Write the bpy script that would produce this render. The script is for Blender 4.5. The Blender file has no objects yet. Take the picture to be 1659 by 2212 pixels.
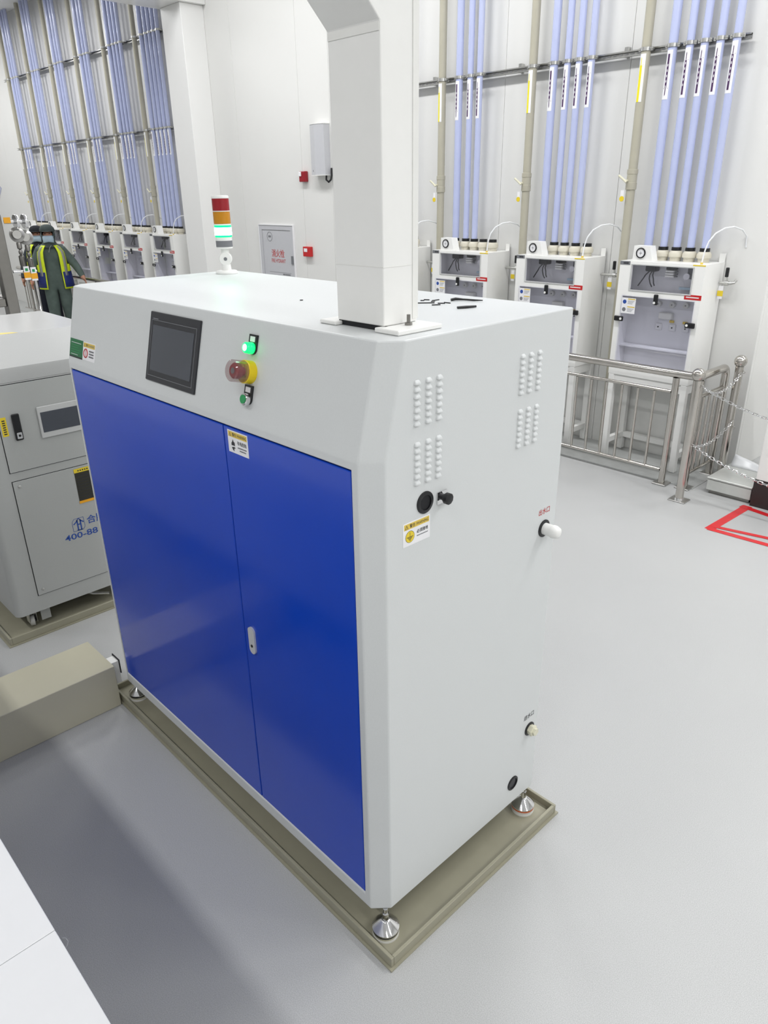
import bpy, bmesh, math, random
from mathutils import Vector, Matrix
random.seed(7)
scene = bpy.context.scene
COL = scene.collection
PI = math.pi

# ------------------------------------------------------------------ camera
cam_d = bpy.data.cameras.new('camera'); cam = bpy.data.objects.new('camera', cam_d); COL.objects.link(cam)
scene.camera = cam
cam_d.sensor_fit = 'VERTICAL'; cam_d.sensor_height = 36.0; cam_d.lens = 36.0*1577.36/2212.0
cam_d.clip_start = 0.05; cam_d.clip_end = 100
_a, _b, _c = -0.8106, -0.4125, -0.0149
_f = Vector((math.sin(_a)*math.cos(_b), math.cos(_a)*math.cos(_b), math.sin(_b)))
_r = Vector((math.cos(_a), -math.sin(_a), 0)); _u = _r.cross(_f)
_R = _r*math.cos(_c)+_u*math.sin(_c); _U = _u*math.cos(_c)-_r*math.sin(_c)
_m = Matrix((( _R.x, _U.x, -_f.x, 1.1461), (_R.y, _U.y, -_f.y, -1.0490), (_R.z, _U.z, -_f.z, 2.1577), (0, 0, 0, 1)))
cam.matrix_world = _m

# ------------------------------------------------------------------ world, view
w = bpy.data.worlds.new('world'); scene.world = w; w.use_nodes = True
w.node_tree.nodes['Background'].inputs[0].default_value = (0.9, 0.95, 1.0, 1)
w.node_tree.nodes['Background'].inputs[1].default_value = 0.3
vs = scene.view_settings
vs.view_transform = 'Standard'; vs.look = 'None'; vs.gamma = 1.0; vs.use_curve_mapping = False
vs.exposure = 0.27
scene.cycles.max_bounces = 7; scene.cycles.diffuse_bounces = 3; scene.cycles.glossy_bounces = 3; scene.cycles.adaptive_threshold = 0.03
scene.cycles.caustics_reflective = False; scene.cycles.caustics_refractive = False
LIGHT = 38.5          # strength of the ceiling light diffusers
# rows of ceiling lights: y, spacing, first x, last x
LIGHT_ROWS = [(-3.1, 3.4, 5.0, -18), (3.0, 1.9, 4.3, -18), (6.6, 2.2, 4.4, -.2), (0.2, 1.7, 5.9, 4.0)]
CEIL = 5.2

# ------------------------------------------------------------------ helpers
def lin(c):
    out = []
    for v in c:
        v = v/255.0
        out.append(v/12.92 if v <= 0.04045 else ((v+0.055)/1.055)**2.4)
    return tuple(out)+(1.0,)
MATS = {}
def mat(name, rgb, rough=0.5, metal=0.0, var=0.03, scale=30.0, bump=0.0, coat=0.0, spec=0.5, emit=None, estr=0.0):
    m = bpy.data.materials.new(name); m.use_nodes = True
    nt = m.node_tree; b = nt.nodes['Principled BSDF']
    c = lin(rgb)
    tc = nt.nodes.new('ShaderNodeTexCoord'); no = nt.nodes.new('ShaderNodeTexNoise')
    no.inputs['Scale'].default_value = scale; no.inputs['Detail'].default_value = 3
    nt.links.new(tc.outputs['Object'], no.inputs['Vector'])
    ra = nt.nodes.new('ShaderNodeValToRGB')
    ra.color_ramp.elements[0].position = 0.3; ra.color_ramp.elements[1].position = 0.7
    ra.color_ramp.elements[0].color = tuple(max(0, x*(1-var)) for x in c[:3])+(1,)
    ra.color_ramp.elements[1].color = tuple(min(1, x*(1+var)) for x in c[:3])+(1,)
    nt.links.new(no.outputs['Fac'], ra.inputs['Fac'])
    nt.links.new(ra.outputs['Color'], b.inputs['Base Color'])
    b.inputs['Roughness'].default_value = rough; b.inputs['Metallic'].default_value = metal
    b.inputs['Specular IOR Level'].default_value = spec
    b.inputs['Coat Weight'].default_value = coat; b.inputs['Coat Roughness'].default_value = 0.08
    if bump:
        bp = nt.nodes.new('ShaderNodeBump'); bp.inputs['Strength'].default_value = bump; bp.inputs['Distance'].default_value = 0.002
        nt.links.new(no.outputs['Fac'], bp.inputs['Height']); nt.links.new(bp.outputs['Normal'], b.inputs['Normal'])
    if emit:
        b.inputs['Emission Color'].default_value = lin(emit); b.inputs['Emission Strength'].default_value = estr
    MATS[name] = m
    return m
def glass(name, tint, refl=0.06, alpha_tint=1.0):
    m = bpy.data.materials.new(name); m.use_nodes = True; nt = m.node_tree
    for n in list(nt.nodes): nt.nodes.remove(n)
    o = nt.nodes.new('ShaderNodeOutputMaterial'); t = nt.nodes.new('ShaderNodeBsdfTransparent'); g = nt.nodes.new('ShaderNodeBsdfGlossy')
    mx = nt.nodes.new('ShaderNodeMixShader'); no = nt.nodes.new('ShaderNodeTexNoise'); mp = nt.nodes.new('ShaderNodeMapRange')
    no.inputs['Scale'].default_value = 6
    mp.inputs['To Min'].default_value = refl*0.7; mp.inputs['To Max'].default_value = refl*1.3
    nt.links.new(no.outputs['Fac'], mp.inputs['Value']); nt.links.new(mp.outputs['Result'], mx.inputs[0])
    t.inputs[0].default_value = lin(tint); g.inputs['Roughness'].default_value = 0.05
    nt.links.new(t.outputs[0], mx.inputs[1]); nt.links.new(g.outputs[0], mx.inputs[2]); nt.links.new(mx.outputs[0], o.inputs[0])
    MATS[name] = m
    return m

mat('wall', (231, 231, 228), 0.35, var=0.008, scale=2)
mat('ceiling', (246, 246, 246), 0.6, var=0.01)
mat('column', (243, 243, 241), 0.22, var=0.006, scale=2)
mat('body', (213, 216, 216), 0.38, var=0.012, scale=260, bump=0.05)
mat('blue', (10, 68, 192), 0.13, var=0.02, scale=4, spec=0.45)
mat('black', (18, 19, 22), 0.4)
mat('darkgap', (12, 13, 18), 0.7)
mat('white', (242, 242, 239), 0.35, var=0.006)
mat('benchwhite', (216, 217, 219), 0.4, var=0.006)
mat('handle', (214, 215, 217), 0.4, 0.25, var=0.02)
mat('whitematte', (236, 236, 232), 0.5, var=0.01)
mat('tray', (154, 151, 132), 0.35, var=0.03, scale=8)
mat('creambox', (192, 188, 166), 0.28, var=0.02, scale=5)
mat('cream', (222, 219, 196), 0.28, var=0.02, scale=5)
mat('steel', (196, 192, 186), 0.16, 1.0, var=0.04, scale=14)
mat('steelsatin', (188, 187, 184), 0.32, 1.0, var=0.05, scale=20)
mat('darksteel', (140, 138, 134), 0.35, 1.0, var=0.06, scale=10)
mat('chrome', (225, 225, 226), 0.07, 1.0, var=0.01)
mat('zinc', (205, 205, 202), 0.3, 1.0, var=0.06, scale=40)
mat('bluepipe', (186, 194, 228), 0.22, var=0.03, scale=6, coat=0.3)
mat('beige', (180, 176, 159), 0.42, var=0.03, scale=10)
mat('beigesocket', (205, 200, 184), 0.42, var=0.03, scale=20)
mat('boxwhite', (244, 244, 241), 0.32, var=0.005)
mat('boxinner', (242, 242, 246), 0.5, var=0.03, scale=6)
mat('red', (196, 34, 36), 0.4, var=0.02)
mat('darkred', (150, 20, 36), 0.35, var=0.02)
mat('tape', (206, 38, 44), 0.35, var=0.04, scale=18)
mat('yellow', (232, 205, 50), 0.4, var=0.02)
mat('estopyellow', (236, 208, 20), 0.35, var=0.02)
mat('orange', (214, 96, 44), 0.45, var=0.03)
mat('tagorange', (240, 170, 30), 0.45, var=0.03)
mat('labelyellow', (226, 196, 84), 0.45, var=0.02)
mat('arrowyellow', (240, 228, 30), 0.45, var=0.02)
mat('labelwhite', (240, 240, 242), 0.45, var=0.01)
mat('purple', (74, 44, 88), 0.45, var=0.03)
mat('ink', (40, 40, 44), 0.5)
mat('inkgrey', (120, 122, 126), 0.5)
mat('inkred', (186, 52, 50), 0.5)
mat('inkblue', (40, 78, 160), 0.5)
mat('green', (24, 108, 62), 0.4, var=0.02)
mat('btn_green', (40, 150, 88), 0.35, var=0.02)
mat('greycab', (176, 178, 176), 0.35, var=0.015, scale=220, bump=0.04)
mat('greycabtop', (197, 198, 197), 0.22, var=0.01, scale=200)
mat('screen', (72, 76, 84), 0.08, var=0.05, scale=3)
mat('bezel', (44, 45, 50), 0.35)
mat('hydrant', (198, 199, 203), 0.3, var=0.01)
mat('grille', (46, 44, 34), 0.4, var=0.05)
mat('coverall', (84, 98, 92), 0.8, var=0.16, scale=9)
mat('coveralldark', (52, 60, 66), 0.8, var=0.16, scale=9)
mat('hood', (66, 76, 74), 0.85, var=0.15, scale=12)
mat('hooddark', (24, 28, 34), 0.85, var=0.15, scale=12)
mat('trouser', (26, 30, 44), 0.8, var=0.1)
mat('skin', (188, 136, 112), 0.55, var=0.04)
mat('mask', (186, 208, 222), 0.7, var=0.03)
mat('hivis', (218, 236, 38), 0.6, var=0.04)
mat('reflective', (150, 152, 144), 0.4, var=0.04)
mat('navy', (28, 44, 112), 0.6, var=0.06)
mat('shoe', (40, 40, 44), 0.6)
mat('rubber', (200, 200, 196), 0.6)
mat('plinth', (176, 178, 176), 0.3, var=0.03, scale=40)
mat('plastic_film', (238, 240, 242), 0.25, var=0.01)
mat('brownblack', (44, 36, 36), 0.45, var=0.04)
mat('scaleplate', (206, 208, 204), 0.28, 0.35, var=0.02)
mat('redlens', (150, 16, 30), 0.25, var=0.02)
mat('amberlens', (196, 132, 8), 0.25, var=0.02)
mat('greenlens', (20, 200, 120), 0.25, emit=(0, 235, 110), estr=1.8)
mat('greencore', (230, 255, 245), 0.25, emit=(150, 255, 205), estr=14.0)
mat('lampgreen', (40, 230, 140), 0.25, emit=(0, 235, 100), estr=1.3)
mat('lampcore', (220, 255, 235), 0.25, emit=(190, 255, 220), estr=5.0)
mat('diffuser', (250, 250, 250), 0.5, emit=(252, 252, 253), estr=LIGHT)
MATS['diffuser'].cycles.emission_sampling = 'FRONT'
glass('pane', (252, 252, 255), 0.05)
glass('clearguard', (236, 226, 226), 0.14)
# floor: light grey epoxy with fine flakes
def floor_mat():
    m = bpy.data.materials.new('epoxy_floor'); m.use_nodes = True; nt = m.node_tree; b = nt.nodes['Principled BSDF']
    tc = nt.nodes.new('ShaderNodeTexCoord')
    n1 = nt.nodes.new('ShaderNodeTexNoise'); n1.inputs['Scale'].default_value = 420; n1.inputs['Detail'].default_value = 2
    n2 = nt.nodes.new('ShaderNodeTexNoise'); n2.inputs['Scale'].default_value = 1.3; n2.inputs['Detail'].default_value = 3
    v1 = nt.nodes.new('ShaderNodeTexVoronoi'); v1.inputs['Scale'].default_value = 330
    for n in (n1, n2, v1): nt.links.new(tc.outputs['Object'], n.inputs['Vector'])
    r1 = nt.nodes.new('ShaderNodeValToRGB')
    r1.color_ramp.elements[0].position = 0.25; r1.color_ramp.elements[0].color = lin((160, 161, 160))
    r1.color_ramp.elements[1].position = 0.72; r1.color_ramp.elements[1].color = lin((196, 197, 196))
    nt.links.new(n1.outputs['Fac'], r1.inputs['Fac'])
    mx = nt.nodes.new('ShaderNodeMixRGB'); mx.blend_type = 'MULTIPLY'; mx.inputs[0].default_value = 1.0
    r2 = nt.nodes.new('ShaderNodeValToRGB')
    r2.color_ramp.elements[0].color = (0.93, 0.93, 0.94, 1); r2.color_ramp.elements[1].color = (1, 1, 1, 1)
    nt.links.new(n2.outputs['Fac'], r2.inputs['Fac'])
    nt.links.new(r1.outputs['Color'], mx.inputs[1]); nt.links.new(r2.outputs['Color'], mx.inputs[2])
    nt.links.new(mx.outputs[0], b.inputs['Base Color'])
    b.inputs['Roughness'].default_value = 0.36
    bp = nt.nodes.new('ShaderNodeBump'); bp.inputs['Strength'].default_value = 0.12; bp.inputs['Distance'].default_value = 0.001
    nt.links.new(v1.outputs['Distance'], bp.inputs['Height']); nt.links.new(bp.outputs['Normal'], b.inputs['Normal'])
    MATS['floor'] = m
floor_mat()

class MB:
    """collects shapes into one mesh"""
    def __init__(s): s.v = []; s.f = []; s.M = None; s.flat = False
    def add(s, vs, fs):
        o = len(s.v)
        for p in vs:
            p = Vector(p)
            if s.M is not None: p = s.M @ p
            s.v.append(p)
        for f in fs: s.f.append(tuple(i+o for i in f))
        return s
    def box(s, x0, x1, y0, y1, z0, z1):
        vs = [(x0,y0,z0),(x1,y0,z0),(x1,y1,z0),(x0,y1,z0),(x0,y0,z1),(x1,y0,z1),(x1,y1,z1),(x0,y1,z1)]
        return s.add(vs, [(0,3,2,1),(4,5,6,7),(0,1,5,4),(1,2,6,5),(2,3,7,6),(3,0,4,7)])
    def bbox(s, x0, x1, y0, y1, z0, z1, bev=0.005, seg=2):
        s.flat = True
        bm = bmesh.new()
        bmesh.ops.create_cube(bm, size=1.0)
        for v in bm.verts:
            v.co = Vector(((x0+x1)/2+v.co.x*(x1-x0), (y0+y1)/2+v.co.y*(y1-y0), (z0+z1)/2+v.co.z*(z1-z0)))
        bmesh.ops.bevel(bm, geom=bm.edges[:], offset=bev, segments=seg, affect='EDGES', profile=0.5)
        bm.verts.index_update()
        s.add([v.co.copy() for v in bm.verts], [tuple(v.index for v in f.verts) for f in bm.faces]); bm.free()
        return s
    def prism(s, poly, h0, h1, axis='z'):
        n = len(poly)
        def P(a, b, h): return {'z': (a,b,h), 'y': (a,h,b), 'x': (h,a,b)}[axis]
        vs = [P(a,b,h0) for a,b in poly]+[P(a,b,h1) for a,b in poly]
        fs = [tuple(range(n-1,-1,-1)), tuple(range(n,2*n))]+[(i,(i+1)%n,n+(i+1)%n,n+i) for i in range(n)]
        return s.add(vs, fs)
    def lathe(s, prof, base, direc=(0,0,1), n=20, cap=True):
        d = Vector(direc).normalized(); u = d.orthogonal().normalized(); v = d.cross(u); b = Vector(base)
        vs = []; fs = []
        for r, h in prof:
            for k in range(n):
                a = 2*PI*k/n
                vs.append(b+d*h+(u*math.cos(a)+v*math.sin(a))*r)
        for i in range(len(prof)-1):
            for k in range(n):
                fs.append((i*n+k, i*n+(k+1)%n, (i+1)*n+(k+1)%n, (i+1)*n+k))
        if cap:
            fs.append(tuple(range(n-1,-1,-1))); m = (len(prof)-1)*n; fs.append(tuple(range(m, m+n)))
        return s.add(vs, fs)
    def cyl(s, p0, p1, r, n=16, r1=None):
        p0 = Vector(p0); p1 = Vector(p1); L = (p1-p0).length
        return s.lathe([(r,0),(r if r1 is None else r1,L)], p0, p1-p0, n)
    def sphere(s, c, r, n=16, sq=(1,1,1)):
        c = Vector(c); m = n//2; vs = []; fs = []
        vs.append(c+Vector((0,0,r*sq[2])))
        for i in range(1, m):
            t = PI*i/m
            for k in range(n):
                a = 2*PI*k/n
                vs.append(c+Vector((r*sq[0]*math.sin(t)*math.cos(a), r*sq[1]*math.sin(t)*math.sin(a), r*sq[2]*math.cos(t))))
        vs.append(c-Vector((0,0,r*sq[2]))); L = len(vs)-1
        for k in range(n):
            fs.append((0, 1+k, 1+(k+1)%n)); fs.append((L, 1+(m-2)*n+(k+1)%n, 1+(m-2)*n+k))
        for i in range(m-2):
            for k in range(n):
                fs.append((1+i*n+k, 1+(i+1)*n+k, 1+(i+1)*n+(k+1)%n, 1+i*n+(k+1)%n))
        return s.add(vs, fs)
    def tube(s, path, r, n=8):
        pts = [Vector(p) for p in path]; vs = []; fs = []; up = None
        for i, p in enumerate(pts):
            t = (pts[min(i+1,len(pts)-1)]-pts[max(i-1,0)]).normalized()
            if up is None: up = t.orthogonal().normalized()
            up = (up-t*up.dot(t)).normalized(); sd = t.cross(up)
            rr = r[i] if isinstance(r, (list, tuple)) else r
            for k in range(n):
                a = 2*PI*k/n; vs.append(p+(up*math.cos(a)+sd*math.sin(a))*rr)
        for i in range(len(pts)-1):
            for k in range(n):
                fs.append((i*n+k, i*n+(k+1)%n, (i+1)*n+(k+1)%n, (i+1)*n+k))
        fs.append(tuple(range(n-1,-1,-1))); m = (len(pts)-1)*n; fs.append(tuple(range(m,m+n)))
        return s.add(vs, fs)
    def torus(s, c, axis, R, r, n=24, m=8):
        d = Vector(axis).normalized(); u = d.orthogonal().normalized(); v = d.cross(u); c = Vector(c); vs = []; fs = []
        for i in range(n):
            a = 2*PI*i/n; e = u*math.cos(a)+v*math.sin(a)
            for k in range(m):
                b = 2*PI*k/m; vs.append(c+e*(R+r*math.cos(b))+d*(r*math.sin(b)))
        for i in range(n):
            for k in range(m):
                fs.append((i*m+k, ((i+1)%n)*m+k, ((i+1)%n)*m+(k+1)%m, i*m+(k+1)%m))
        return s.add(vs, fs)
    def quad(s, a, b, c, d): return s.add([a,b,c,d], [(0,1,2,3)])
    def build(s, name, material, parent=None, world=False, smooth=True, angle=40, recalc=True):
        me = bpy.data.meshes.new(name)
        off = Vector((0,0,0))
        if world and parent is not None:
            t = parent
            while t.parent: t = t.parent
            off = t.location.copy()
        me.from_pydata([tuple(p-off) for p in s.v], [], s.f); me.update()
        if recalc:
            bm = bmesh.new(); bm.from_mesh(me); bmesh.ops.recalc_face_normals(bm, faces=bm.faces[:]); bm.to_mesh(me); bm.free()
        if s.flat: angle = min(angle, 19)
        if smooth:
            me.polygons.foreach_set('use_smooth', [True]*len(me.polygons)); me.set_sharp_from_angle(angle=math.radians(angle))
        me.materials.append(MATS[material])
        o = bpy.data.objects.new(name, me); COL.objects.link(o)
        if parent is not None: o.parent = parent
        return o
def tag(o, label=None, cat=None, group=None, kind=None):
    if label: o['label'] = label
    if cat: o['category'] = cat
    if group: o['group'] = group
    if kind: o['kind'] = kind
    return o
def thing(name, label, cat, loc=(0,0,0), rz=0, group=None):
    o = bpy.data.objects.new(name, None); COL.objects.link(o); o.empty_display_size = 0.05
    o.location = loc; o.rotation_euler = (0,0,rz)
    return tag(o, label, cat, group)
def copy_tree(o, parent=None):
    c = o.copy(); COL.objects.link(c); c.parent = parent
    for ch in list(o.children): copy_tree(ch, c)
    return c
def share(o, parent, loc, name=None, rot=None):
    c = o.copy(); COL.objects.link(c); c.parent = parent; c.location = loc
    if rot: c.rotation_euler = rot
    return c
def frame(o, u, v):
    u = Vector(u).normalized(); v = Vector(v).normalized(); n = u.cross(v); o = Vector(o)
    return Matrix(((u.x,v.x,n.x,o.x),(u.y,v.y,n.y,o.y),(u.z,v.z,n.z,o.z),(0,0,0,1)))
_txt = {}
def text(name, body, M, x, y, wd, ht, material, parent, world=False, thick=0.0004):
    """lettering fitted to a wd x ht rectangle whose lower left corner is (x, y) in frame M"""
    if body not in _txt:
        cu = bpy.data.curves.new('t', 'FONT'); cu.body = body; cu.resolution_u = 3; cu.offset = 0.012
        ob = bpy.data.objects.new('t', cu); COL.objects.link(ob)
        dg = bpy.context.evaluated_depsgraph_get(); dg.update()
        me = bpy.data.meshes.new_from_object(ob.evaluated_get(dg))
        vs = [v.co.copy() for v in me.vertices]; fs = [tuple(p.vertices) for p in me.polygons]
        bpy.data.objects.remove(ob); bpy.data.curves.remove(cu); bpy.data.meshes.remove(me)
        _txt[body] = (vs, fs)
    vs, fs = _txt[body]
    if not vs: return None
    x0 = min(p.x for p in vs); x1 = max(p.x for p in vs); y0 = min(p.y for p in vs); y1 = max(p.y for p in vs)
    b = MB(); b.M = M
    b.add([(x+(p.x-x0)/(x1-x0)*wd, y+(p.y-y0)/(y1-y0)*ht, thick) for p in vs], fs)
    return b.build(name, material, parent, world, smooth=False)
def print_line(M, x0, y0, wd, ht, material, parent, world=False, base=0.0, n=5):
    """a row of small illegible print"""
    b = MB(); b.M = M; rnd = random.Random(int(wd*1e5)); x = x0
    while x < x0+wd-1e-6:
        l = min(wd/n*rnd.uniform(.5, 1.1), x0+wd-x); b.box(x, x+l*.82, y0, y0+ht, base, base+.0002); x += l
    return b.build('small_print', material, parent, world, smooth=False)
def plate(name, M, x0, x1, y0, y1, material, parent, world=False, t=0.001, base=0.0):
    b = MB(); b.M = M; b.box(x0, x1, y0, y1, base, base+t)
    return b.build(name, material, parent, world, smooth=False)
def struct(name, b, material, label=None, smooth=False):
    o = b.build(name, material, None, smooth=smooth)
    o['kind'] = 'structure'
    if label: o['label'] = label
    return o

# ------------------------------------------------------------------ the room
WY = 4.9; XL = -19.0; XR = 7.0; YF = -6.6; XC = -0.95
struct('floor', MB().box(XL-.2, XR+.2, YF-.2, 9.2, -0.1, 0), 'floor', 'light grey flecked epoxy floor')
struct('ceiling', MB().box(XL-.2, XR+.2, YF-.2, 9.2, CEIL, CEIL+.1), 'ceiling', 'flat white ceiling of the hall')
wb = struct('wall_back', MB().box(XL, XC-.012, WY+.012, WY+.3, 0, CEIL), 'darkgap', 'white panelled wall that carries the pipes')
px = XC; PW = 1.205; k = 0
joints = [XC, -2.26, -3.47, -4.68, -5.89, -6.436, -7.72, -8.93, -10.14, -11.35, -12.56, -13.77, -14.98, -16.19, -17.4, XL]
for a, b_ in zip(joints[:-1], joints[1:]):
    MB().bbox(b_+.0015, a-.0015, WY, WY+.04, 0.0, CEIL, 0.002, 1).build('wall_panel', 'wall', wb)
MB().bbox(XC-.045, XC, WY+.0405, 9.0, 0, CEIL, 0.002, 1).build('wall_panel', 'wall', wb)
struct('wall_far', MB().box(XC, XR, 9.0, 9.2, 0, CEIL), 'wall', 'white wall beyond the corner')
struct('wall_left', MB().box(XL-.2, XL, YF, 9.0, 0, CEIL), 'wall', 'white end wall of the hall')
struct('wall_right', MB().box(XR, XR+.2, YF, 9.0, 0, CEIL), 'wall', 'white wall on the side of the viewer')
struct('wall_front', MB().box(XL, XR, YF-.2, YF, 0, CEIL), 'wall', 'white wall behind the viewer')
struct('column', MB().bbox(-8.74, -8.26, 4.57, WY, 0, 4.33, 0.006, 2), 'column', 'glossy white clad column at the panelled wall', True)
struct('beam', MB().bbox(-8.80, -8.20, YF, WY, 4.33, CEIL, 0.006, 2), 'column', 'white clad ceiling beam above the column', True)
struct('trim_1', MB().box(-17.0, -1.02, 4.335, WY-.0005, 0.0, 0.006), 'plinth', 'darker grey floor strip behind the railing')
# ceiling lights
proto = None
for ry, step, x, xend in LIGHT_ROWS:
    while x > xend:
        if not (-9.45 < x < -7.55):
            if proto is None:
                proto = thing('ceiling_light', 'long white ceiling light panel above the hall', 'ceiling light', (x, ry, CEIL-.07), 0, 'ceiling light panels')
                h = MB(); h.box(-.62,.62,-.17,.17,.03,.07); h.box(-.62,-.6,-.17,.17,0,.03); h.box(.6,.62,-.17,.17,0,.03); h.box(-.6,.6,-.17,-.15,0,.03); h.box(-.6,.6,.15,.17,0,.03)
                h.build('housing', 'white', proto, smooth=False)
                MB().quad((-.598,-.148,.006),(-.598,.148,.006),(.598,.148,.006),(.598,-.148,.006)).build('diffuser', 'diffuser', proto, smooth=False, recalc=False)
            else:
                c = copy_tree(proto); c.location = (x, ry, CEIL-.07)
        x -= step

# ------------------------------------------------------------------ main equipment cabinet
W, D, CXm, CYm, S = 1.723, 0.784, 0.0435, 0.0466, 0.0682
ZB, ZK, ZT = 0.118, 1.586, 1.857
XDL, XDR, ZD1, ZD2 = -1.669, -0.0677, 0.1675, 1.5637
eq = thing('equipment_cabinet', 'large pale grey equipment cabinet with two glossy blue doors', 'cabinet', (-W/2, D/2, 0.0))
b = MB()
def plan(s, z): return [(-W+CXm, s, z), (-CXm, s, z), (0, CYm+s, z), (0, D, z), (-W, D, z), (-W, CYm+s, z)]
L0 = plan(0, ZB); L1 = plan(0, ZK); L2 = plan(S, ZT)
rec = 0.03
fr = [(XDL,0,ZD1),(XDR,0,ZD1),(XDR,0,ZD2),(XDL,0,ZD2)]; fi = [(x,rec,z) for x,_,z in fr]
vs = L0+L1+L2+fr+fi
fs = [(5,4,3,2,1,0)]
for i in range(1,6): fs.append((i,(i+1)%6,6+(i+1)%6,6+i))
for i in range(6): fs.append((6+i,6+(i+1)%6,12+(i+1)%6,12+i))
fs.append((12,13,14,15,16,17))
fs += [(0,1,19,18),(1,7,20,19),(7,6,21,20),(6,0,18,21)]
fs += [(18,19,23,22),(19,20,24,23),(20,21,25,24),(21,18,22,25),(22,23,24,25)]
b.add(vs, fs)
body = b.build('body', 'body', eq, True, smooth=False)
bv = body.modifiers.new('edge', 'BEVEL'); bv.width = 0.004; bv.segments = 2; bv.limit_method = 'ANGLE'; bv.angle_limit = math.radians(8)
# dark recess behind the doors
MB().box(XDL+.001, XDR-.001, rec-.003, rec-.0005, ZD1+.001, ZD2-.001).build('door_recess', 'darkgap', eq, True, smooth=False)
XG = -0.618
doors = []
for x0, x1 in ((XDL+.0025, XG-.002), (XG+.002, XDR-.0025)):
    doors.append(MB().bbox(x0, x1, 0.0015, rec-.004, ZD1+.003, ZD2-.0045, 0.0025, 2).build('door', 'blue', eq, True))
FD = frame((0,0.0015,0), (1,0,0), (0,0,1))      # door plane, outward normal -y
hb = MB(); hb.M = FD
hp = []
for kk in range(17):
    a = PI*kk/16; hp.append((-0.5725+.0165*math.cos(a), .892+.014*math.sin(a)))
for kk in range(17):
    a = PI+PI*kk/16; hp.append((-0.5725+.0165*math.cos(a), .826+.018*math.sin(a)))
hb.prism([(x,y) for x,y in hp], 0.0, 0.006)
hd = hb.build('door_handle', 'handle', doors[1], True); hd['label'] = 'brushed flush lock handle'
hb = MB(); hb.M = FD; hb.lathe([(.005,0),(.005,.002)], (-.5725,.838,.006), n=14); hb.build('keyhole', 'black', doors[1], True)
def warn_sticker(parent, M, x0, x1, y0, y1, kind):
    s = plate('warning_sticker', M, x0, x1, y0, y1, 'labelwhite', parent, True, 0.0008)
    w_ = x1-x0; h_ = y1-y0; T = 0.0012
    plate('yellow_band', M, x0+.04*w_, x1-.04*w_, y1-.29*h_, y1-.05*h_, 'labelyellow', s, True, 0.0011)
    tb = MB(); tb.M = M; tb.add([(x0+.07*w_,y1-.26*h_,T),(x0+.19*w_,y1-.26*h_,T),(x0+.13*w_,y1-.08*h_,T)], [(0,1,2)]); tb.build('hazard_triangle', 'ink', s, True, smooth=False)
    tb = MB(); tb.M = M; tb.add([(x0+.095*w_,y1-.245*h_,T+.0002),(x0+.165*w_,y1-.245*h_,T+.0002),(x0+.13*w_,y1-.125*h_,T+.0002)], [(0,1,2)]); tb.build('hazard_fill', 'labelyellow', s, True, smooth=False)
    text('lettering', '警告', M, x0+.24*w_, y1-.25*h_, .20*w_, .16*h_, 'ink', s, True, T)
    text('lettering', '/WARNING', M, x0+.47*w_, y1-.24*h_, .46*w_, .13*h_, 'inkgrey' if kind == 'hand' else 'ink', s, True, T)
    cx = x0+.25*w_; cy = y0+.38*h_
    if kind == 'ground':
        d = MB(); d.M = M; d.lathe([(.165*w_,0),(.165*w_,.0002)], (cx,cy,.0009), n=28); d.build('symbol_ring', 'ink', s, True)
        d = MB(); d.M = M; d.lathe([(.155*w_,0),(.155*w_,.0002)], (cx,cy,.0010), n=28); d.build('symbol_disc', 'yellow', s, True)
        d = MB(); d.M = M
        d.box(cx-.006*w_,cx+.006*w_,cy,cy+.19*h_,.0013,.0014)
        for q, l in enumerate((.115,.085,.058,.034,.016)): d.box(cx-l*w_,cx+l*w_,cy-.012*h_-q*.042*h_,cy+.010*h_-q*.042*h_,.0013,.0014)
        d.build('earth_symbol', 'ink', s, True, smooth=False)
        text('lettering', '必须接地', M, x0+.50*w_, y0+.40*h_, .42*w_, .17*h_, 'ink', s, True, T)
        print_line(M, x0+.50*w_, y0+.28*h_, .42*w_, .035*h_, 'inkgrey', s, True, T, 12)
    elif kind == 'shock':
        d = MB(); d.M = M
        d.add([(cx-.09*w_,cy-.05*h_,T),(cx+.09*w_,cy-.05*h_,T),(cx+.08*w_,cy+.10*h_,T),(cx+.03*w_,cy+.13*h_,T),(cx,cy+.24*h_,T),(cx-.04*w_,cy+.12*h_,T),(cx-.08*w_,cy+.06*h_,T)], [tuple(range(7))])
        d.add([(cx-.04*w_,cy-.12*h_,T),(cx+.06*w_,cy-.10*h_,T),(cx+.11*w_,cy-.16*h_,T),(cx+.04*w_,cy-.17*h_,T),(cx+.03*w_,cy-.30*h_,T),(cx-.02*w_,cy-.27*h_,T),(cx-.08*w_,cy-.15*h_,T)], [tuple(range(7))])
        d.build('hand_symbol', 'ink', s, True, smooth=False)
        text('lettering', '有电危险', M, x0+.47*w_, y0+.42*h_, .46*w_, .19*h_, 'ink', s, True, T)
        print_line(M, x0+.48*w_, y0+.28*h_, .44*w_, .05*h_, 'inkgrey', s, True, T, 9)
        print_line(M, x0+.56*w_, y0+.16*h_, .32*w_, .05*h_, 'inkgrey', s, True, T, 7)
    else:
        d = MB(); d.M = M; d.torus((cx,cy,.0012), (0,0,1), .15*w_, .018*w_, 28, 6); d.box(cx-.012*w_,cx+.012*w_,cy-.14*w_,cy+.14*w_,.001,.0014); d.build('ban_symbol', 'inkred', s, True)
        for q in range(3): print_line(M, x0+.52*w_, y0+(.50-.15*q)*h_, .38*w_, .08*h_, 'inkgrey', s, True, T, 6)
    return s
warn_sticker(doors[1], FD, -.596, -.497, 1.4868, 1.5525, 'shock')['label'] = 'electric shock warning sticker'
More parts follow.
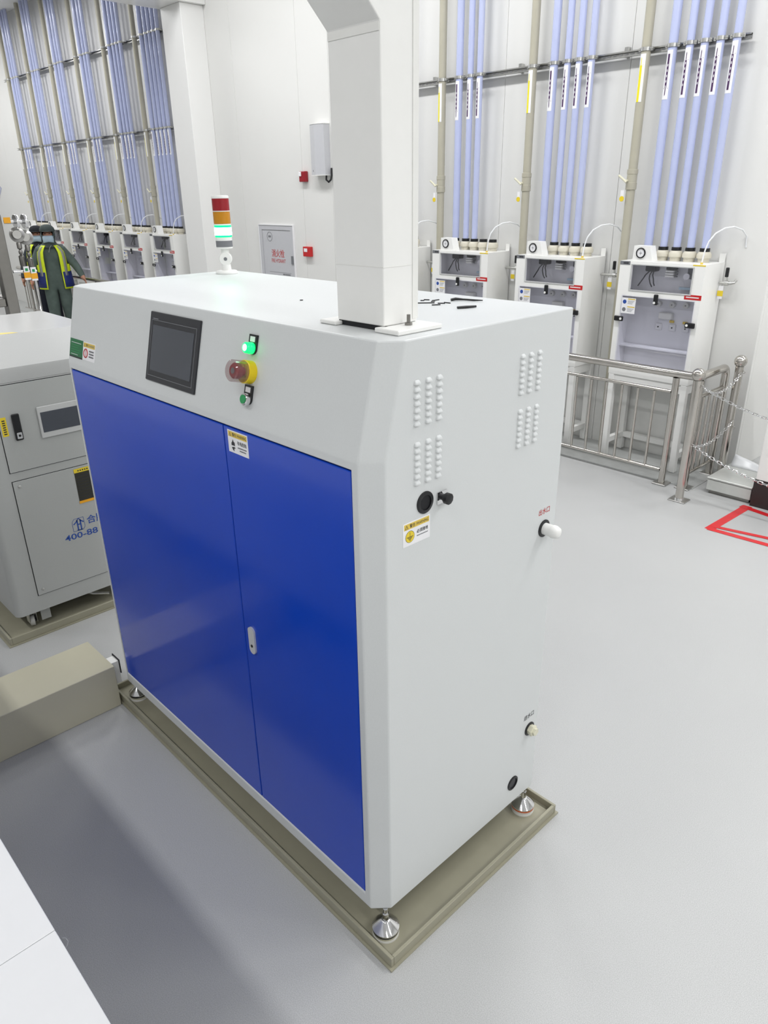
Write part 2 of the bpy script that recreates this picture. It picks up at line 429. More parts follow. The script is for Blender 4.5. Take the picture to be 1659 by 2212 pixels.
# slanted control panel frame: u along x, v up the slope
sl = Vector((0, S, ZT-ZK)).normalized()
FS = frame((0,0,ZK), (1,0,0), sl)
sc = MB(); sc.M = FS; sc.bbox(-1.064, -.767, .033, .247, -.002, .006, .002, 1)
scr = sc.build('touch_screen', 'bezel', eq, True); scr['label'] = 'dark touch screen of the control panel'
d = MB(); d.M = FS
for x0,x1,y0,y1 in ((-1.05,-.782,.221,.2225),(-1.05,-.782,.0495,.051),(-1.0505,-1.049,.0495,.2225),(-.783,-.7815,.0495,.2225)): d.box(x0,x1,y0,y1,.006,.0068)
d.build('screen_rim', 'inkgrey', scr, True, smooth=False)
plate('display', FS, -1.040, -.794, .067, .207, 'screen', scr, True, .0068)
plate('brand_strip', FS, -1.044, -1.012, .2245, .2275, 'inkgrey', scr, True, .0066)
def legend(parent, cx, cy, up=True):
    p = MB(); p.M = FS
    poly = [(cx-.018,cy+.032),(cx+.018,cy+.032)]
    for q in range(13):
        a = -PI*q/12; poly.append((cx+.018*math.cos(a), cy-.006+.014*math.sin(a)))
    p.prism(list(reversed(poly)), 0.0, .005)
    h = p.build('legend_plate', 'black', parent, True)
    plate('legend_insert', FS, cx-.012, cx+.010, cy+.013, cy+.027, 'labelwhite', h, True, .0056)
    return h
lam = legend(eq, -.503, .207); lam['label'] = 'black plate of the lit green lamp'
p = MB(); p.M = FS; p.lathe([(.0155,0),(.0155,.010),(.0145,.011),(.0145,.020),(.012,.023)], (-.503,.203,.005), n=28); q = p.build('indicator_lamp', 'lampgreen', lam, True); q['label'] = 'glowing green indicator lamp'
p = MB(); p.M = FS; p.lathe([(.0095,0),(.006,.002)], (-.503,.203,.0278), n=24); p.build('lamp_centre', 'lampcore', lam, True)
p = MB(); p.M = FS; p.lathe([(.031,0),(.031,.022),(.028,.024)], (-.503,.140,0), n=32); es = p.build('emergency_stop', 'estopyellow', eq, True); es['label'] = 'yellow ringed emergency stop button'
p = MB(); p.M = FS; p.lathe([(.012,0),(.012,.012),(.021,.016),(.021,.030),(.017,.034)], (-.503,.140,.022), n=28); p.build('stop_button', 'darkred', es, True)
p = MB(); p.M = FS; p.lathe([(.008,0),(.008,.001)], (-.503,.140,.0562), n=20); p.build('stop_mark', 'inkgrey', es, True)
p = MB(); p.M = FS; p.lathe([(.029,0),(.029,.036),(.026,.039)], (-.503,.140,.024), n=28); p.build('clear_guard', 'clearguard', es, True)
lb = legend(eq, -.497, .074); lb['label'] = 'black plate of the green push button'
p = MB(); p.M = FS; p.lathe([(.0165,0),(.0165,.012),(.015,.0135)], (-.497,.068,.005), n=28); p.build('button_ring', 'chrome', lb, True)
p = MB(); p.M = FS; p.lathe([(.012,0),(.012,.002)], (-.497,.068,.0183), n=24); p.build('push_button', 'btn_green', lb, True)
gs = plate('green_sticker', FS, -1.672, -1.560, .024, .092, 'green', eq, True, .0008); gs['label'] = 'green information sticker'
plate('sticker_edge', FS, -1.6715, -1.5605, .0245, .030, 'ink', gs, True, .001)
for q in range(6): plate('print_line', FS, -1.66, -1.575-.012*(q%3), .078-.0085*q, .0795-.0085*q, 'labelwhite' if q in (0,5) else 'btn_green', gs, True, .0011)
warn_sticker(eq, FS, -1.557, -1.455, .027, .092, 'hand')['label'] = 'prohibition warning sticker'
# right side: u along +y, v up, outward +x
FX = frame((0,0,0), (0,1,0), (0,0,1))
lp = None
def louver(y, z):
    global lp
    if lp is None:
        vs = []; fs = []; nu, nv = 12, 5
        for j in range(nv+1):
            for i in range(nu+1):
                u_ = -1+2*i/nu; v_ = j/nv
                hgt = .0062*math.sqrt(max(0,1-u_**6))*(1-v_**2.2)
                vs.append((u_*.0105, -.0045+v_*.0100*math.sqrt(max(.02,1-u_**4)), max(hgt, 0)))
        for j in range(nv):
            for i in range(nu): a = j*(nu+1)+i; fs.append((a,a+1,a+nu+2,a+nu+1))
        fs.append(tuple(range(nu, -1, -1)))
        m = MB(); m.M = FX; m.add(vs, fs); lp = m.build('louver', 'body', eq, angle=60)
        o = lp
    else:
        o = lp.copy(); COL.objects.link(o); o.parent = eq
    o.location = Vector((0.0002, y, z))-eq.location
for ys, zt in (((.151,.190,.228), 1.7565), ((.1525,.191,.2282), 1.6070), ((.5577,.5947,.634), 1.7552), ((.560,.5977,.636), 1.6042)):
    for y in ys:
        for q in range(7): louver(y, zt-q*.0164)
def ring(name, y, z, R, r, dep=.004, fill=True):
    p = MB(); p.M = FX; p.lathe([(R,0),(R,dep*.6),(R-.004,dep),(r,dep),(r,.0003)], (y,z,0), n=36, cap=False); o = p.build(name, 'black', eq, True)
    if fill: p = MB(); p.M = FX; p.lathe([(r,0),(r,.0006)], (y,z,0), n=30); p.build('hole', 'darkgap' if fill is True else fill, o, True)
    return o
ring('cable_grommet', .182, 1.4478, .0295, .020)['label'] = 'round black cable grommet'
plate('socket_plate', FX, .226, .262, 1.4275, 1.461, 'chrome', eq, True, .003)['label'] = 'chrome square plate of the black knob'
p = MB(); p.M = FX; p.lathe([(.009,0),(.009,.012),(.0145,.012),(.0155,.015),(.0155,.024),(.012,.026)], (.244,1.4455,.003), n=10); p.build('knob', 'black', eq, True)
warn_sticker(eq, FX, .1035, .2010, 1.347, 1.4110, 'ground')['label'] = 'earthing warning sticker'
o1 = ring('outlet_collar', .7230, 1.197, .0285, .019)
p = MB(); p.M = FX; p.lathe([(.019,0),(.019,.032),(.0208,.033),(.0208,.042),(.0165,.054),(.010,.058)], (.7230,1.197,.0), n=28); p.build('outlet_cap', 'white', o1, True)
text('lettering', '出水口', FX, .690, 1.247, .057, .0205, 'inkred', eq, True, .0004)
text('lettering', '进水口', FX, .697, .4625, .058, .021, 'ink', eq, True, .0004)
o2 = ring('inlet_collar', .7345, .4110, .0265, .019)
p = MB(); p.M = FX; p.lathe([(.019,0),(.019,.012),(.021,.013),(.021,.020),(.0145,.022),(.0145,.030)], (.7345,.4110,0), n=6); p.build('inlet_plug', 'cream', o2, True, smooth=False)
o3 = ring('drain_grommet', .656, .2130, .0285, .021, fill='bezel'); o3['label'] = 'black grommet near the bottom edge'
# levelling feet
for i, (x, y) in enumerate(((-.012,.033), (-.012,D-.033), (-W+.05,.036), (-W+.05,D-.036))):
    zf = .0155
    p = MB(); p.lathe([(.042,zf+.0),(.042,zf+.008)], (x,y,0), n=32)
    ft = p.build('levelling_foot', 'white', eq, True)
    p = MB(); p.lathe([(.040,zf+.0082),(.0415,zf+.010),(.0415,zf+.018)], (x,y,0), n=32); p.build('foot_pad', 'cream' if i != 1 else 'white', ft, True)
    p = MB(); p.lathe([(.0425,zf+.0182),(.0425,zf+.0245)], (x,y,0), n=32); p.build('foot_ring', 'orange' if i == 1 else 'bezel', ft, True)
    p = MB(); p.lathe([(.043,zf+.0247),(.043,zf+.029),(.014,zf+.056),(.011,zf+.058)], (x,y,0), n=32); p.build('foot_cone', 'chrome', ft, True)
    p = MB(); p.lathe([(.0105,zf+.057),(.0105,zf+.085),(.0075,zf+.086),(.0075,ZB+.002)], (x,y,0), n=12); p.build('foot_rod', 'chrome', ft, True, smooth=False)

# drip tray under the cabinet
tr = thing('drip_tray', 'low beige plastic drip tray under the blue doored cabinet', 'tray', (-W/2+.02, .4, 0))
TX0, TX1, TY0, TY1 = -1.80, .081, -.033, .832
MB().box(TX0-.008, TX1+.008, TY0-.008, TY1+.008, 0, .006).build('base_flange', 'tray', tr, True, smooth=False)
MB().box(TX0+.011, TX1-.011, TY0+.011, TY1-.011, .0061, .0155).build('tray_floor', 'tray', tr, True, smooth=False)
for x0,x1,y0,y1 in ((TX0,TX1,TY0,TY0+.011),(TX0,TX1,TY1-.011,TY1),(TX0,TX0+.011,TY0+.0112,TY1-.0112),(TX1-.011,TX1,TY0+.0112,TY1-.0112)):
    MB().bbox(x0,x1,y0,y1,.0061,.043,.0015,1).build('rim', 'tray', tr, True)

# white post on the cabinet
ps = thing('support_post', 'white square trunking post standing on the cabinet top', 'post', (-.19, .21, ZT))
p = MB(); X0, X1, Y0, Y1 = -.279, -.113, .157, .268
prof = [(Y0,ZT+.012),(Y1,ZT+.012),(Y1,CEIL-.0005),(-.28,CEIL-.0005),(-.28,2.90),(Y0,2.476)]
p.prism(prof, X0, X1, 'x')
sh = p.build('shaft', 'white', ps, True, smooth=False)
bv = sh.modifiers.new('edge', 'BEVEL'); bv.width = .003; bv.segments = 2; bv.limit_method = 'ANGLE'
MB().box(X0+.002, X1-.002, Y0-.0015, Y0-.0002, 2.459, 2.474).build('seam_strip', 'whitematte', ps, True, smooth=False)
MB().box(X1+.0002, X1+.0016, Y1-.016, Y1+.002, ZT+.02, 3.4).build('edge_strip', 'whitematte', ps, True, smooth=False)
MB().box(X0-.0006,X1+.0006,Y0-.0006,Y1+.0006,2.000,2.0022).build('joint_line','whitematte',ps,True,smooth=False)
MB().bbox(X0-.050, X0+.012, Y0-.018, Y1+.015, ZT+.0005, ZT+.010, .002, 1).build('base_plate', 'white', ps, True)
MB().bbox(X1-.012, X1+.068, Y0-.020, Y1+.018, ZT+.0005, ZT+.0115, .002, 1).build('base_plate', 'white', ps, True)
MB().box(X0+.0, X1, Y0+.004, Y0+.012, ZT+.0005, ZT+.0118).build('base_gap', 'darkgap', ps, True, smooth=False)
for x, y in ((X1+.024, .215), (X0-.03, .215)):
    q = MB(); q.cyl((x,y,ZT+.0116),(x,y,ZT+.018),.009,6); q.cyl((x,y,ZT+.018),(x,y,ZT+.036),.0045,10); q.build('bolt', 'darksteel', ps, True, smooth=False)

# signal tower on the cabinet
tx, ty = -1.612, .690
st = thing('signal_tower', 'three colour signal tower with its green light on', 'signal light', (tx,ty,ZT))
MB().lathe([(.046,.0005),(.046,.006),(.040,.012),(.020,.014),(.018,.036)], (0,0,0), n=28).build('base', 'white', st)
q = MB(); q.lathe([(.024,-.016),(.026,-.012),(.026,.012),(.024,.016)], (0,0,.058), (.8,-.6,0), n=24); pv = q.build('pivot', 'white', st)
q = MB(); q.lathe([(.007,.0165),(.007,.0175)], (0,0,.058), (.8,-.6,0), n=14); q.build('pivot_screw', 'inkgrey', pv)
MB().lathe([(.016,.076),(.016,.097),(.033,.099),(.033,.142)], (0,0,0), n=28).build('socket', 'white', st)
q = MB(); q.lathe([(.0334,.105),(.0334,.129)], (0,0,0), n=28, cap=False); q.build('rating_label', 'inkgrey', st)
for nm, z0, m in (('lens_green',.1425,'greenlens'),('lens_amber',.1935,'amberlens'),('lens_red',.2425,'redlens')):
    o = MB().lathe([(.034,z0),(.034,z0+.045)], (0,0,0), n=32).build('lens', m, st); o['label'] = nm.split('_')[1]+' lens'
q = MB(); q.lathe([(.0345,.150),(.0345,.179)], (0,0,0), n=32, cap=False); q.build('lit_core', 'greencore', st)
MB().lathe([(.0345,.188),(.0345,.193)], (0,0,0), n=28).build('spacer', 'white', st)
MB().lathe([(.0345,.239),(.0345,.242)], (0,0,0), n=28).build('spacer', 'white', st)
MB().lathe([(.0345,.288),(.0345,.295),(.030,.299)], (0,0,0), n=28).build('cap', 'white', st)

# cable tie offcuts on the cabinet top
bits = [(-.368,.571,.055,.35),(-.386,.636,.03,1.1),(-.317,.562,.026,.5),(-.327,.596,.022,.2),(-.321,.615,.024,-.4),(-.412,.624,.018,.0),(-.374,.611,.014,.9),(-.411,.604,.012,.3),(-.70,.37,.010,.5),(-.43,.30,.008,.2)]
for x, y, l, a in bits:
    o = MB(); o.bbox(-l/2,l/2,-.0022,.0022,.0003,.0028,.0008,1)
    ob = o.build('cable_tie_offcut', 'black'); ob.location = (x,y,ZT); ob.rotation_euler = (0,0,a+.45)
    tag(ob, 'short black cable tie offcut lying on the white cabinet top', 'cable tie', 'cable tie offcuts on the cabinet')
ob = MB().tube([(-.342,.655,ZT+.004),(-.335,.668,ZT+.006),(-.315,.680,ZT+.005),(-.285,.694,ZT+.004),(-.262,.706,ZT+.004)], [.004,.0045,.003,.003,.0015], 6).build('cable_tie', 'black')
tag(ob, 'long black cable tie with a thick head on the cabinet top', 'cable tie')
ob = MB().tube([(-.222,.545,ZT+.0042),(-.212,.568,ZT+.0042),(-.198,.598,ZT+.0042)], [.0035,.004,.003], 6).build('cable_tie', 'black')
tag(ob, 'thick black cable tie piece nearest the right edge of the cabinet top', 'cable tie')

# ------------------------------------------------------------------ wall boxes on stands, pipes, rails
BW, BD, BZ, BT = .69, .33, .735, 1.635      # box width, depth, base and top height
BY = 4.555
F0 = frame((0,0,0), (1,0,0), (0,0,1))       # front plane of a box, outward -y (local)
SOCK = [.108, .238, .346, .457, .570]
def L(z): return z-BZ
def make_box():
    t = thing('valve_box', 'x', 'valve box', (0,BY,BZ))
    H = L(BT); b = MB()
    b.box(0,.012,.0,BD,0,H); b.box(BW-.012,BW,0,BD,0,H); b.box(.012,BW-.012,0,BD,H-.012,H); b.box(.012,BW-.012,0,BD,0,.012); b.box(.012,BW-.012,BD-.012,BD,.012,H-.012)
    wz0, wz1, wx0, wx1 = L(1.420), L(1.609), .107, .600
    dz0, dz1, dx0, dx1 = L(.815), L(1.370), .052, .645
    b.box(.012,BW-.012,0,.012,.012,dz0); b.box(.012,dx0,0,.012,dz0,dz1); b.box(dx1,BW-.012,0,.012,dz0,dz1)
    b.box(.012,BW-.012,0,.012,dz1,wz0); b.box(.012,wx0,0,.012,wz0,wz1); b.box(wx1,BW-.012,0,.012,wz0,wz1); b.box(.012,BW-.012,0,.012,wz1,H-.012)
    b.box(.012,BW-.012,.03,BD-.02,L(1.388),L(1.40))
    body = b.build('body', 'boxwhite', t, smooth=False)
    MB().box(.0122,BW-.0122,.20,.205,.0125,H-.0125).build('back_panel', 'boxinner', t, smooth=False)
    MB().box(.0122,.0145,.013,.199,.0125,H-.0125).box(BW-.0145,BW-.0122,.013,.199,.0125,H-.0125).build('inner_lining', 'boxinner', t, smooth=False)
    # window gasket + pane
    g = MB()
    for x0,x1,z0,z1 in ((wx0-.010,wx1+.010,wz1-.001,wz1+.008),(wx0-.010,wx1+.010,wz0-.008,wz0+.001),(wx0-.010,wx0+.001,wz0+.001,wz1-.001),(wx1-.001,wx1+.010,wz0+.001,wz1-.001)): g.bbox(x0,x1,-.004,0,z0,z1,.0015,1)
    w1 = g.build('window_gasket', 'greycabtop', t)
    MB().box(wx0,wx1,.003,.006,wz0,wz1).build('window_pane', 'pane', t, smooth=False)
    dp = MB().box(dx0-.006,dx1+.006,-.006,-.0005,dz0-.006,dz1+.006).build('access_pane', 'pane', t, smooth=False)
    # latches
    for x, z, rt in ((.344,L(1.357),0),(.050,L(1.192),1),(.640,L(1.197),1)):
        q = MB()
        if rt == 0: q.bbox(x-.018,x+.018,-.024,-.0065,z-.035,z+.045,.007,2)
        else: q.bbox(x-.042 if x < .3 else x-.036,x+.036 if x < .3 else x+.042,-.024,-.0065,z-.020,z+.020,.007,2)
        lt = q.build('latch', 'black', t)
        q = MB(); q.lathe([(.010,0),(.010,.002)], (x+(.018 if x < .3 else (-.018 if x > .5 else -.006)),-.0242,z-(.018 if rt == 0 else 0)), (0,-1,0), n=14); q.build('latch_key', 'white', lt)
    pl = plate('red_label', F0, .561, .693, L(1.383), L(1.419), 'red', t, t=.0012)
    print_line(F0, .575, L(1.396), .10, .009, 'labelwhite', pl, base=.0013, n=10)
    pl = plate('logo_plate', F0, .001, .087, L(1.606), L(1.634), 'inkgrey', t, t=.0012)
    print_line(F0, .03, L(1.613), .045, .013, 'ink', pl, base=.0013, n=4)
    plate('yellow_strip', F0, .594, .690, L(1.626), L(1.6345), 'yellow', t, t=.0012)
    s = plate('notice_sticker', F0, .056, .175, L(1.236), L(1.357), 'labelwhite', t, t=.0012, base=.0062)
    for zc, m in ((1.326,'inkblue'),(1.266,'inkgrey')):
        q = MB(); q.M = F0; q.lathe([(.016,0),(.016,.0004)], (.080,L(zc),.0075), n=18); q.build('pictogram', m, s)
        plate('brown_bar', F0, .108, .170, L(zc)+.018, L(zc)+.026, 'labelyellow', s, t=.0004, base=.0075)
        for r in range(3): plate('print_line', F0, .108, .164-.008*r, L(zc)+.006-.010*r, L(zc)+.009-.010*r, 'inkgrey', s, t=.0004, base=.0075)
    # gauge housing
    q = MB(); q.prism([(.093,L(BT)+.0005),(.262,L(BT)+.0005),(.228,L(1.750)),(.098,L(1.750))], .012, .10, 'y'); gh = q.build('gauge_housing', 'boxwhite', t, smooth=False)
    q = MB(); q.lathe([(.039,0),(.039,.006),(.031,.008),(.031,.003)], (.160,.0118,L(1.698)), (0,-1,0), n=30, cap=False); q.build('gauge_ring', 'black', gh)
    q = MB(); q.lathe([(.0315,0),(.0315,.004)], (.160,.0118,L(1.698)), (0,-1,0), n=28); q.build('gauge_dial', 'labelwhite', gh)
    q = MB(); q.box(.148,.172,.0064,.0074,L(1.697),L(1.6995)); q.box(.1585,.1605,.0064,.0074,L(1.685),L(1.711)); q.build('gauge_needle', 'inkgrey', gh, smooth=False)
    # pipe unions on top
    for x in SOCK:
        q = MB(); q.lathe([(.042,L(BT)+.0005),(.042,L(1.660)),(.054,L(1.668)),(.054,L(1.690)),(.046,L(1.706)),(.040,L(1.712))], (x,.215,0), n=24); u_ = q.build('pipe_union', 'beigesocket', t)
        q = MB(); q.lathe([(.037,L(1.7122)),(.037,L(1.737))], (x,.215,0), n=22); q.build('union_collar', 'black', u_)
    MB().box(BW-.045,BW-.002,BD-.008,BD-.001,L(BT)+.0005,L(1.697)).build('mounting_ear', 'boxwhite', t, smooth=False)
    # fittings seen through the window
    q = MB(); q.bbox(.165,.25,.10,.18,L(1.555),L(1.606),.01,2); q.build('pressure_regulator', 'bezel', t)
    q = MB()
    for (xa, za, xb, zb, xc, zc) in ((.19,1.555,.15,1.50,.115,1.44),(.21,1.555,.20,1.50,.235,1.44),(.225,1.555,.235,1.50,.255,1.45)): q.tube([(xa,.13,L(za)),((xa+xb)/2-.004,.12,L((za+zb)/2)),(xb,.12,L(zb)),((xb+xc)/2,.11,L((zb+zc)/2-.004)),(xc,.11,L(zc))], .005, 6)
    q.build('tubing', 'bezel', t)
    q = MB(); q.bbox(.325,.395,.13,.19,L(1.575),L(1.60),.003,1); q.build('valve_coil', 'black', t)
    q = MB()
    for r in range(3): q.bbox(.322,.392,.125,.19,L(1.556)-.0185*r,L(1.571)-.0185*r,.003,1)
    sb = q.build('solenoid_block', 'whitematte', t)
    q = MB()
    for r in range(3): q.lathe([(.006,0),(.006,.022)], (.392,.15,L(1.563)-.0185*r), (1,0,0), n=10)
    q.build('push_fittings', 'inkgrey', sb)
    q = MB(); q.bbox(.50,.575,.13,.19,L(1.515),L(1.600),.004,1); q.build('pressure_switch', 'inkgrey', t)
    q = MB(); q.lathe([(.024,0),(.024,.02)], (.505,.128,L(1.535)), (0,-1,0), n=18); q.build('switch_dial', 'boxinner', t)
    q = MB(); q.box(.44,.55,.15,.17,L(1.432),L(1.45)); q.build('terminal_rail', 'mask', t, smooth=False)
    # fittings behind the access pane
    for x, z, m in ((.278,1.307,'whitematte'),(.393,1.308,'whitematte'),(.505,1.312,'whitematte')):
        q = MB(); q.lathe([(.022,0),(.022,.03)], (x,.198,L(z)), (0,-1,0), n=18); o = q.build('valve_knob', m, t)
        q = MB(); q.lathe([(.005,0),(.005,.003)], (x,.1675,L(z)), (0,-1,0), n=8); q.build('knob_screw', 'inkgrey', o)
    for x, z in ((.296,1.127),(.412,1.13),(.522,1.133)):
        o = MB().bbox(x-.026,x+.026,.185,.199,L(z)-.026,L(z)+.026,.003,1).build('port_plate', 'labelwhite', t)
        q = MB(); q.lathe([(.006,0),(.006,.004)], (x,.1848,L(z)), (0,-1,0), n=8); q.build('port_screw', 'ink', o)
    MB().bbox(.30,.41,.15,.199,L(1.195),L(1.245),.006,1).build('flow_block', 'whitematte', t)
    for x in (.40,.51): MB().box(x-.018,x+.018,.19,.199,L(1.168),L(1.186)).build('valve_tag', 'labelyellow', t, smooth=False)
    MB().box(.014,BW-.014,.10,.19,L(.955),L(.968)).build('shelf', 'boxinner', t, smooth=False)
    return t
def make_stand():
    t = thing('box_stand', 'x', 'stand', (0,BY,0))
    for x in (.004,BW-.054):
        for y in (.0,BD-.055):
            MB().bbox(x,x+.05,y,y+.05,.008,BZ-.001,.003,1).build('leg', 'boxwhite', t)
            MB().lathe([(.02,.0062),(.02,.0079)], (x+.025,y+.025,0), n=12).build('foot', 'rubber', t)
    for z0,z1 in ((BZ-.075,BZ-.001),(.12,.165),):
        for y in (.005, BD-.05):
            if z0 < .2 and y < .1: continue
            MB().box(.0542,BW-.0545,y,y+.04,z0,z1).build('cross_bar', 'boxwhite', t, smooth=False)
        for x in (.01,BW-.05): MB().box(x,x+.04,.0502,BD-.0555,z0,z1).build('side_bar', 'boxwhite', t, smooth=False)
    return t
def curved(poly, r, n=10):
    """flat (s, z) polygon strips wrapped on a cylinder of radius r facing -y"""
    return [(r*math.sin(s/r), -r*math.cos(s/r), z) for s, z in poly]
def wrap_strip(b, s0, s1, z0, z1, r, n=8):
    vs = []
    for z in (z0, z1):
        for i in range(n+1):
            s = s0+(s1-s0)*i/n; vs.append((r*math.sin(s/r), -r*math.cos(s/r), z))
    b.add(vs, [(i,i+1,n+2+i,n+1+i) for i in range(n)])
def arrow(b, s, z0, z1, r, wsh, whd, up=True, lh=.055):
    if up: wrap_strip(b, s-wsh, s+wsh, z0, z1-lh, r, 4); tip, bs = z1, z1-lh
    else: wrap_strip(b, s-wsh, s+wsh, z0+lh, z1, r, 4); tip, bs = z0, z0+lh
    P = [(s-whd,bs),(s,bs),(s+whd,bs),(s,tip)]
    b.add([(r*math.sin(q/r), -r*math.cos(q/r), z) for q, z in P], [(0,1,3),(1,2,3)])
PY = BY+.215
PZ0 = 1.7375
def make_pipe(r, up, clampz, rough=True, extra=None):
    t = thing('blue_pipe', 'x', 'pipe', (0,PY,PZ0))
    MB().cyl((0,0,0),(0,0,CEIL-PZ0-.0005), r, 20).build('pipe', 'bluepipe', t)
    b = MB(); wrap_strip(b, -.026, .022, clampz-.345-PZ0, clampz-.030-PZ0, r+.0008); lab = b.build('flow_label', 'labelwhite', t)
    b = MB(); arrow(b, -.003, clampz-.325-PZ0, clampz-.055-PZ0, r+.0014, .0075, .017, up); ar = b.build('flow_arrow', 'purple', lab)
    b = MB()
    for k in range(5): wrap_strip(b, -.0055, -.0005, clampz-.27-PZ0+.034*k, clampz-.255-PZ0+.034*k, r+.0019, 2)
    b.build('arrow_print', 'labelwhite', lab)
    for cz in [clampz]+([extra] if extra else []): clamp(t, r, cz-PZ0)
    return t
def clamp(t, r, z):
    q = MB(); q.lathe([(r+.001,-.012),(r+.006,-.012),(r+.006,.012),(r+.001,.012)], (0,0,z), n=20, cap=False)
    q.box(-r-.022,-r-.002,-.006,.006,z-.012,z+.012); q.box(r+.002,r+.022,-.006,.006,z-.012,z+.012)
    q.cyl((r+.014,-.016,z),(r+.014,.02,z),.004,8); q.cyl((-r-.014,-.016,z),(-r-.014,.02,z),.004,8)
    q.box(-.012,.012,r+.004,.062,z-.008,z+.008)
    q.build('pipe_clamp', 'zinc', t)
def make_conduit(clampz, extra=None):
    t = thing('beige_conduit', 'x', 'pipe', (0,PY,.0065)); Z = .0065; r = .035
    MB().cyl((0,0,0),(0,0,CEIL-Z-.0005), r, 20).build('pipe', 'beige', t)
    b = MB(); wrap_strip(b, -.030, .022, clampz-.345-Z, clampz-.030-Z, r+.0008); lab = b.build('flow_label', 'labelwhite', t)
    b = MB(); arrow(b, -.010, clampz-.345-Z, clampz-.05-Z, r+.0014, .011, .018, True); b.build('flow_arrow', 'arrowyellow', lab)
    v = MB().lathe([(.0355,2.150),(.042,2.152),(.042,2.20),(.0395,2.202),(.0395,2.262),(.042,2.264),(.042,2.296),(.0355,2.298)], (0,0,-Z), n=20, cap=False).build('ball_valve', 'beige', t)
    q = MB(); q.cyl((-.02,-.034,2.215-Z),(-.02,-.062,2.215-Z),.010,10); q.tube([(-.012,-.062,2.205-Z),(-.045,-.064,2.232-Z),(-.080,-.064,2.255-Z)], .009, 8); q.build('valve_lever', 'cream', v)
    g = MB().box(-.062,-.034,-.040,-.037,2.06-Z,2.148-Z).build('valve_tag', 'labelwhite', t, smooth=False)
    q = MB(); q.lathe([(.020,0),(.020,.002)], (-.048,-.0405,2.085-Z), (0,-1,0), n=14); q.build('tag_disc', 'yellow', g)
    for cz in [clampz]+([extra] if extra else []): clamp(t, r, cz-Z)
    return t
def make_rail(name, label, x0, x1, z, slots=True):
    t = thing(name, label, 'rail', (x0, WY, z))
    n = x1-x0; y0 = PY+.063-WY
    q = MB(); q.box(0,n,y0+.022,y0+.025,-.020,.020); q.box(0,n,y0,y0+.0218,.0175,.020); q.box(0,n,y0,y0+.0218,-.020,-.0175)
    q.box(0,n,y0,y0+.002,.010,.0174); q.box(0,n,y0,y0+.002,-.0174,-.010)
    q.build('channel', 'zinc', t, smooth=False)
    k = int(n/.05); p0 = None
    if slots:
        for i in range(k):
            if p0 is None: p0 = MB().box(0,.028,y0+.0205,y0+.0219,-.006,.006).build('slot', 'labelwhite', t, smooth=False); p0.location = (.01,0,0)
            else: c = p0.copy(); COL.objects.link(c); c.parent = t; c.location = (.01+.05*i,0,0)
    for i in range(int(n/1.0)+1):
        MB().box(.30+i*1.0,.33+i*1.0,y0+.0252,-.0005,-.018,.050).build('bracket', 'zinc', t, smooth=False) if .33+i < n else None
    return t
box_p = make_box(); stand_p = make_stand()
ordn = ['first', 'second', 'third', 'fourth', 'fifth']
BOXES = [(-1.97, 5, 3.105, None, 'right above the chrome railing corner', 'nearest the chain posts'),
         (-2.985, 4, 3.105, None, 'second from the chrome railing corner', 'just behind the pale cabinet'),
         (-4.00, 3, 3.105, None, 'next to the white post', 'third from the chain posts'),
         (-5.02, 3, 3.105, None, 'mostly hidden behind the white post', 'hidden behind the white post'),
         (-9.79, 5, 3.035, 4.19, 'rightmost of the far row beside the column', 'rightmost of the far row'),
         (-10.78, 4, 3.030, 4.185, 'second from the column in the far row', 'second from right of the far row'),
         (-11.78, 3, 3.025, 4.18, 'third from the column in the far row', 'third from right of the far row'),
         (-12.79, 3, 3.02, 4.175, 'fourth from the column in the far row', 'fourth from right of the far row'),
         (-13.80, 3, 3.015, 4.17, 'fifth from the column behind the capped workers', 'behind the two workers'),
         (-14.80, 3, 3.01, 4.165, 'leftmost of the far row beyond the workers', 'leftmost of the far row')]
where = ['box nearest the chain posts', 'second box from the chain posts', 'box beside the white post', 'box hidden by the white post',
         'rightmost far box', 'second far box from the column', 'third far box from the column', 'fourth far box from the column', 'far box behind the workers', 'leftmost far box']
pipes = {}
for i, (x0, np_, cz, ex, desc, d2) in enumerate(BOXES):
    bx = box_p if i == 0 else copy_tree(box_p)
    sd = stand_p if i == 0 else copy_tree(stand_p)
    bx.location = (x0, BY, BZ); sd.location = (x0, BY, 0)
    tag(bx, 'white valve box with clear panes, '+d2, 'valve box', 'wall boxes with pipe unions')
    tag(sd, 'white open leg stand under the valve '+where[i], 'stand', 'stands under the valve boxes')
    for j in range(np_):
        r = .033 if j == 0 else .0275
        key = (j == 0, cz)
        if key not in pipes:
            p = make_pipe(r, j != 0, cz, extra=ex); pipes[key] = p
            if ex:
                pass
        else: p = copy_tree(pipes[key])
        p.location = (x0+SOCK[j], PY, PZ0)
        tag(p, ('thick' if j == 0 else ordn[j])+' blue pipe '+('at the left' if j == 0 else 'from left')+' above the '+where[i], 'pipe', 'blue pipes on the back wall')
    c = make_conduit(cz, ex); c.location = (x0-.10, PY, .0065)
    tag(c, 'beige conduit with ball valve left of the '+where[i], 'pipe', 'beige conduits on the back wall')
    # white air hose arching from the box top
    h = thing('air_hose', 'thin white hose arching from the top of the '+where[i], 'hose', (x0+.634, BY+.05, BT), 0, 'white hoses on the valve boxes')
    MB().tube([(0,0,.0),(.002,.004,.05),(.006,.01,.10),(.020,.02,.16),(.048,.05,.215),(.09,.10,.25),(.13,.16,.258),(.165,.23,.235),(.18,.285,.19),(.185,.293,.11)], .0055, 6).build('hose', 'plastic_film', h)
    MB().lathe([(.010,.0008),(.010,.014)], (0,0,0), n=10).build('hose_fitting', 'labelyellow', h)
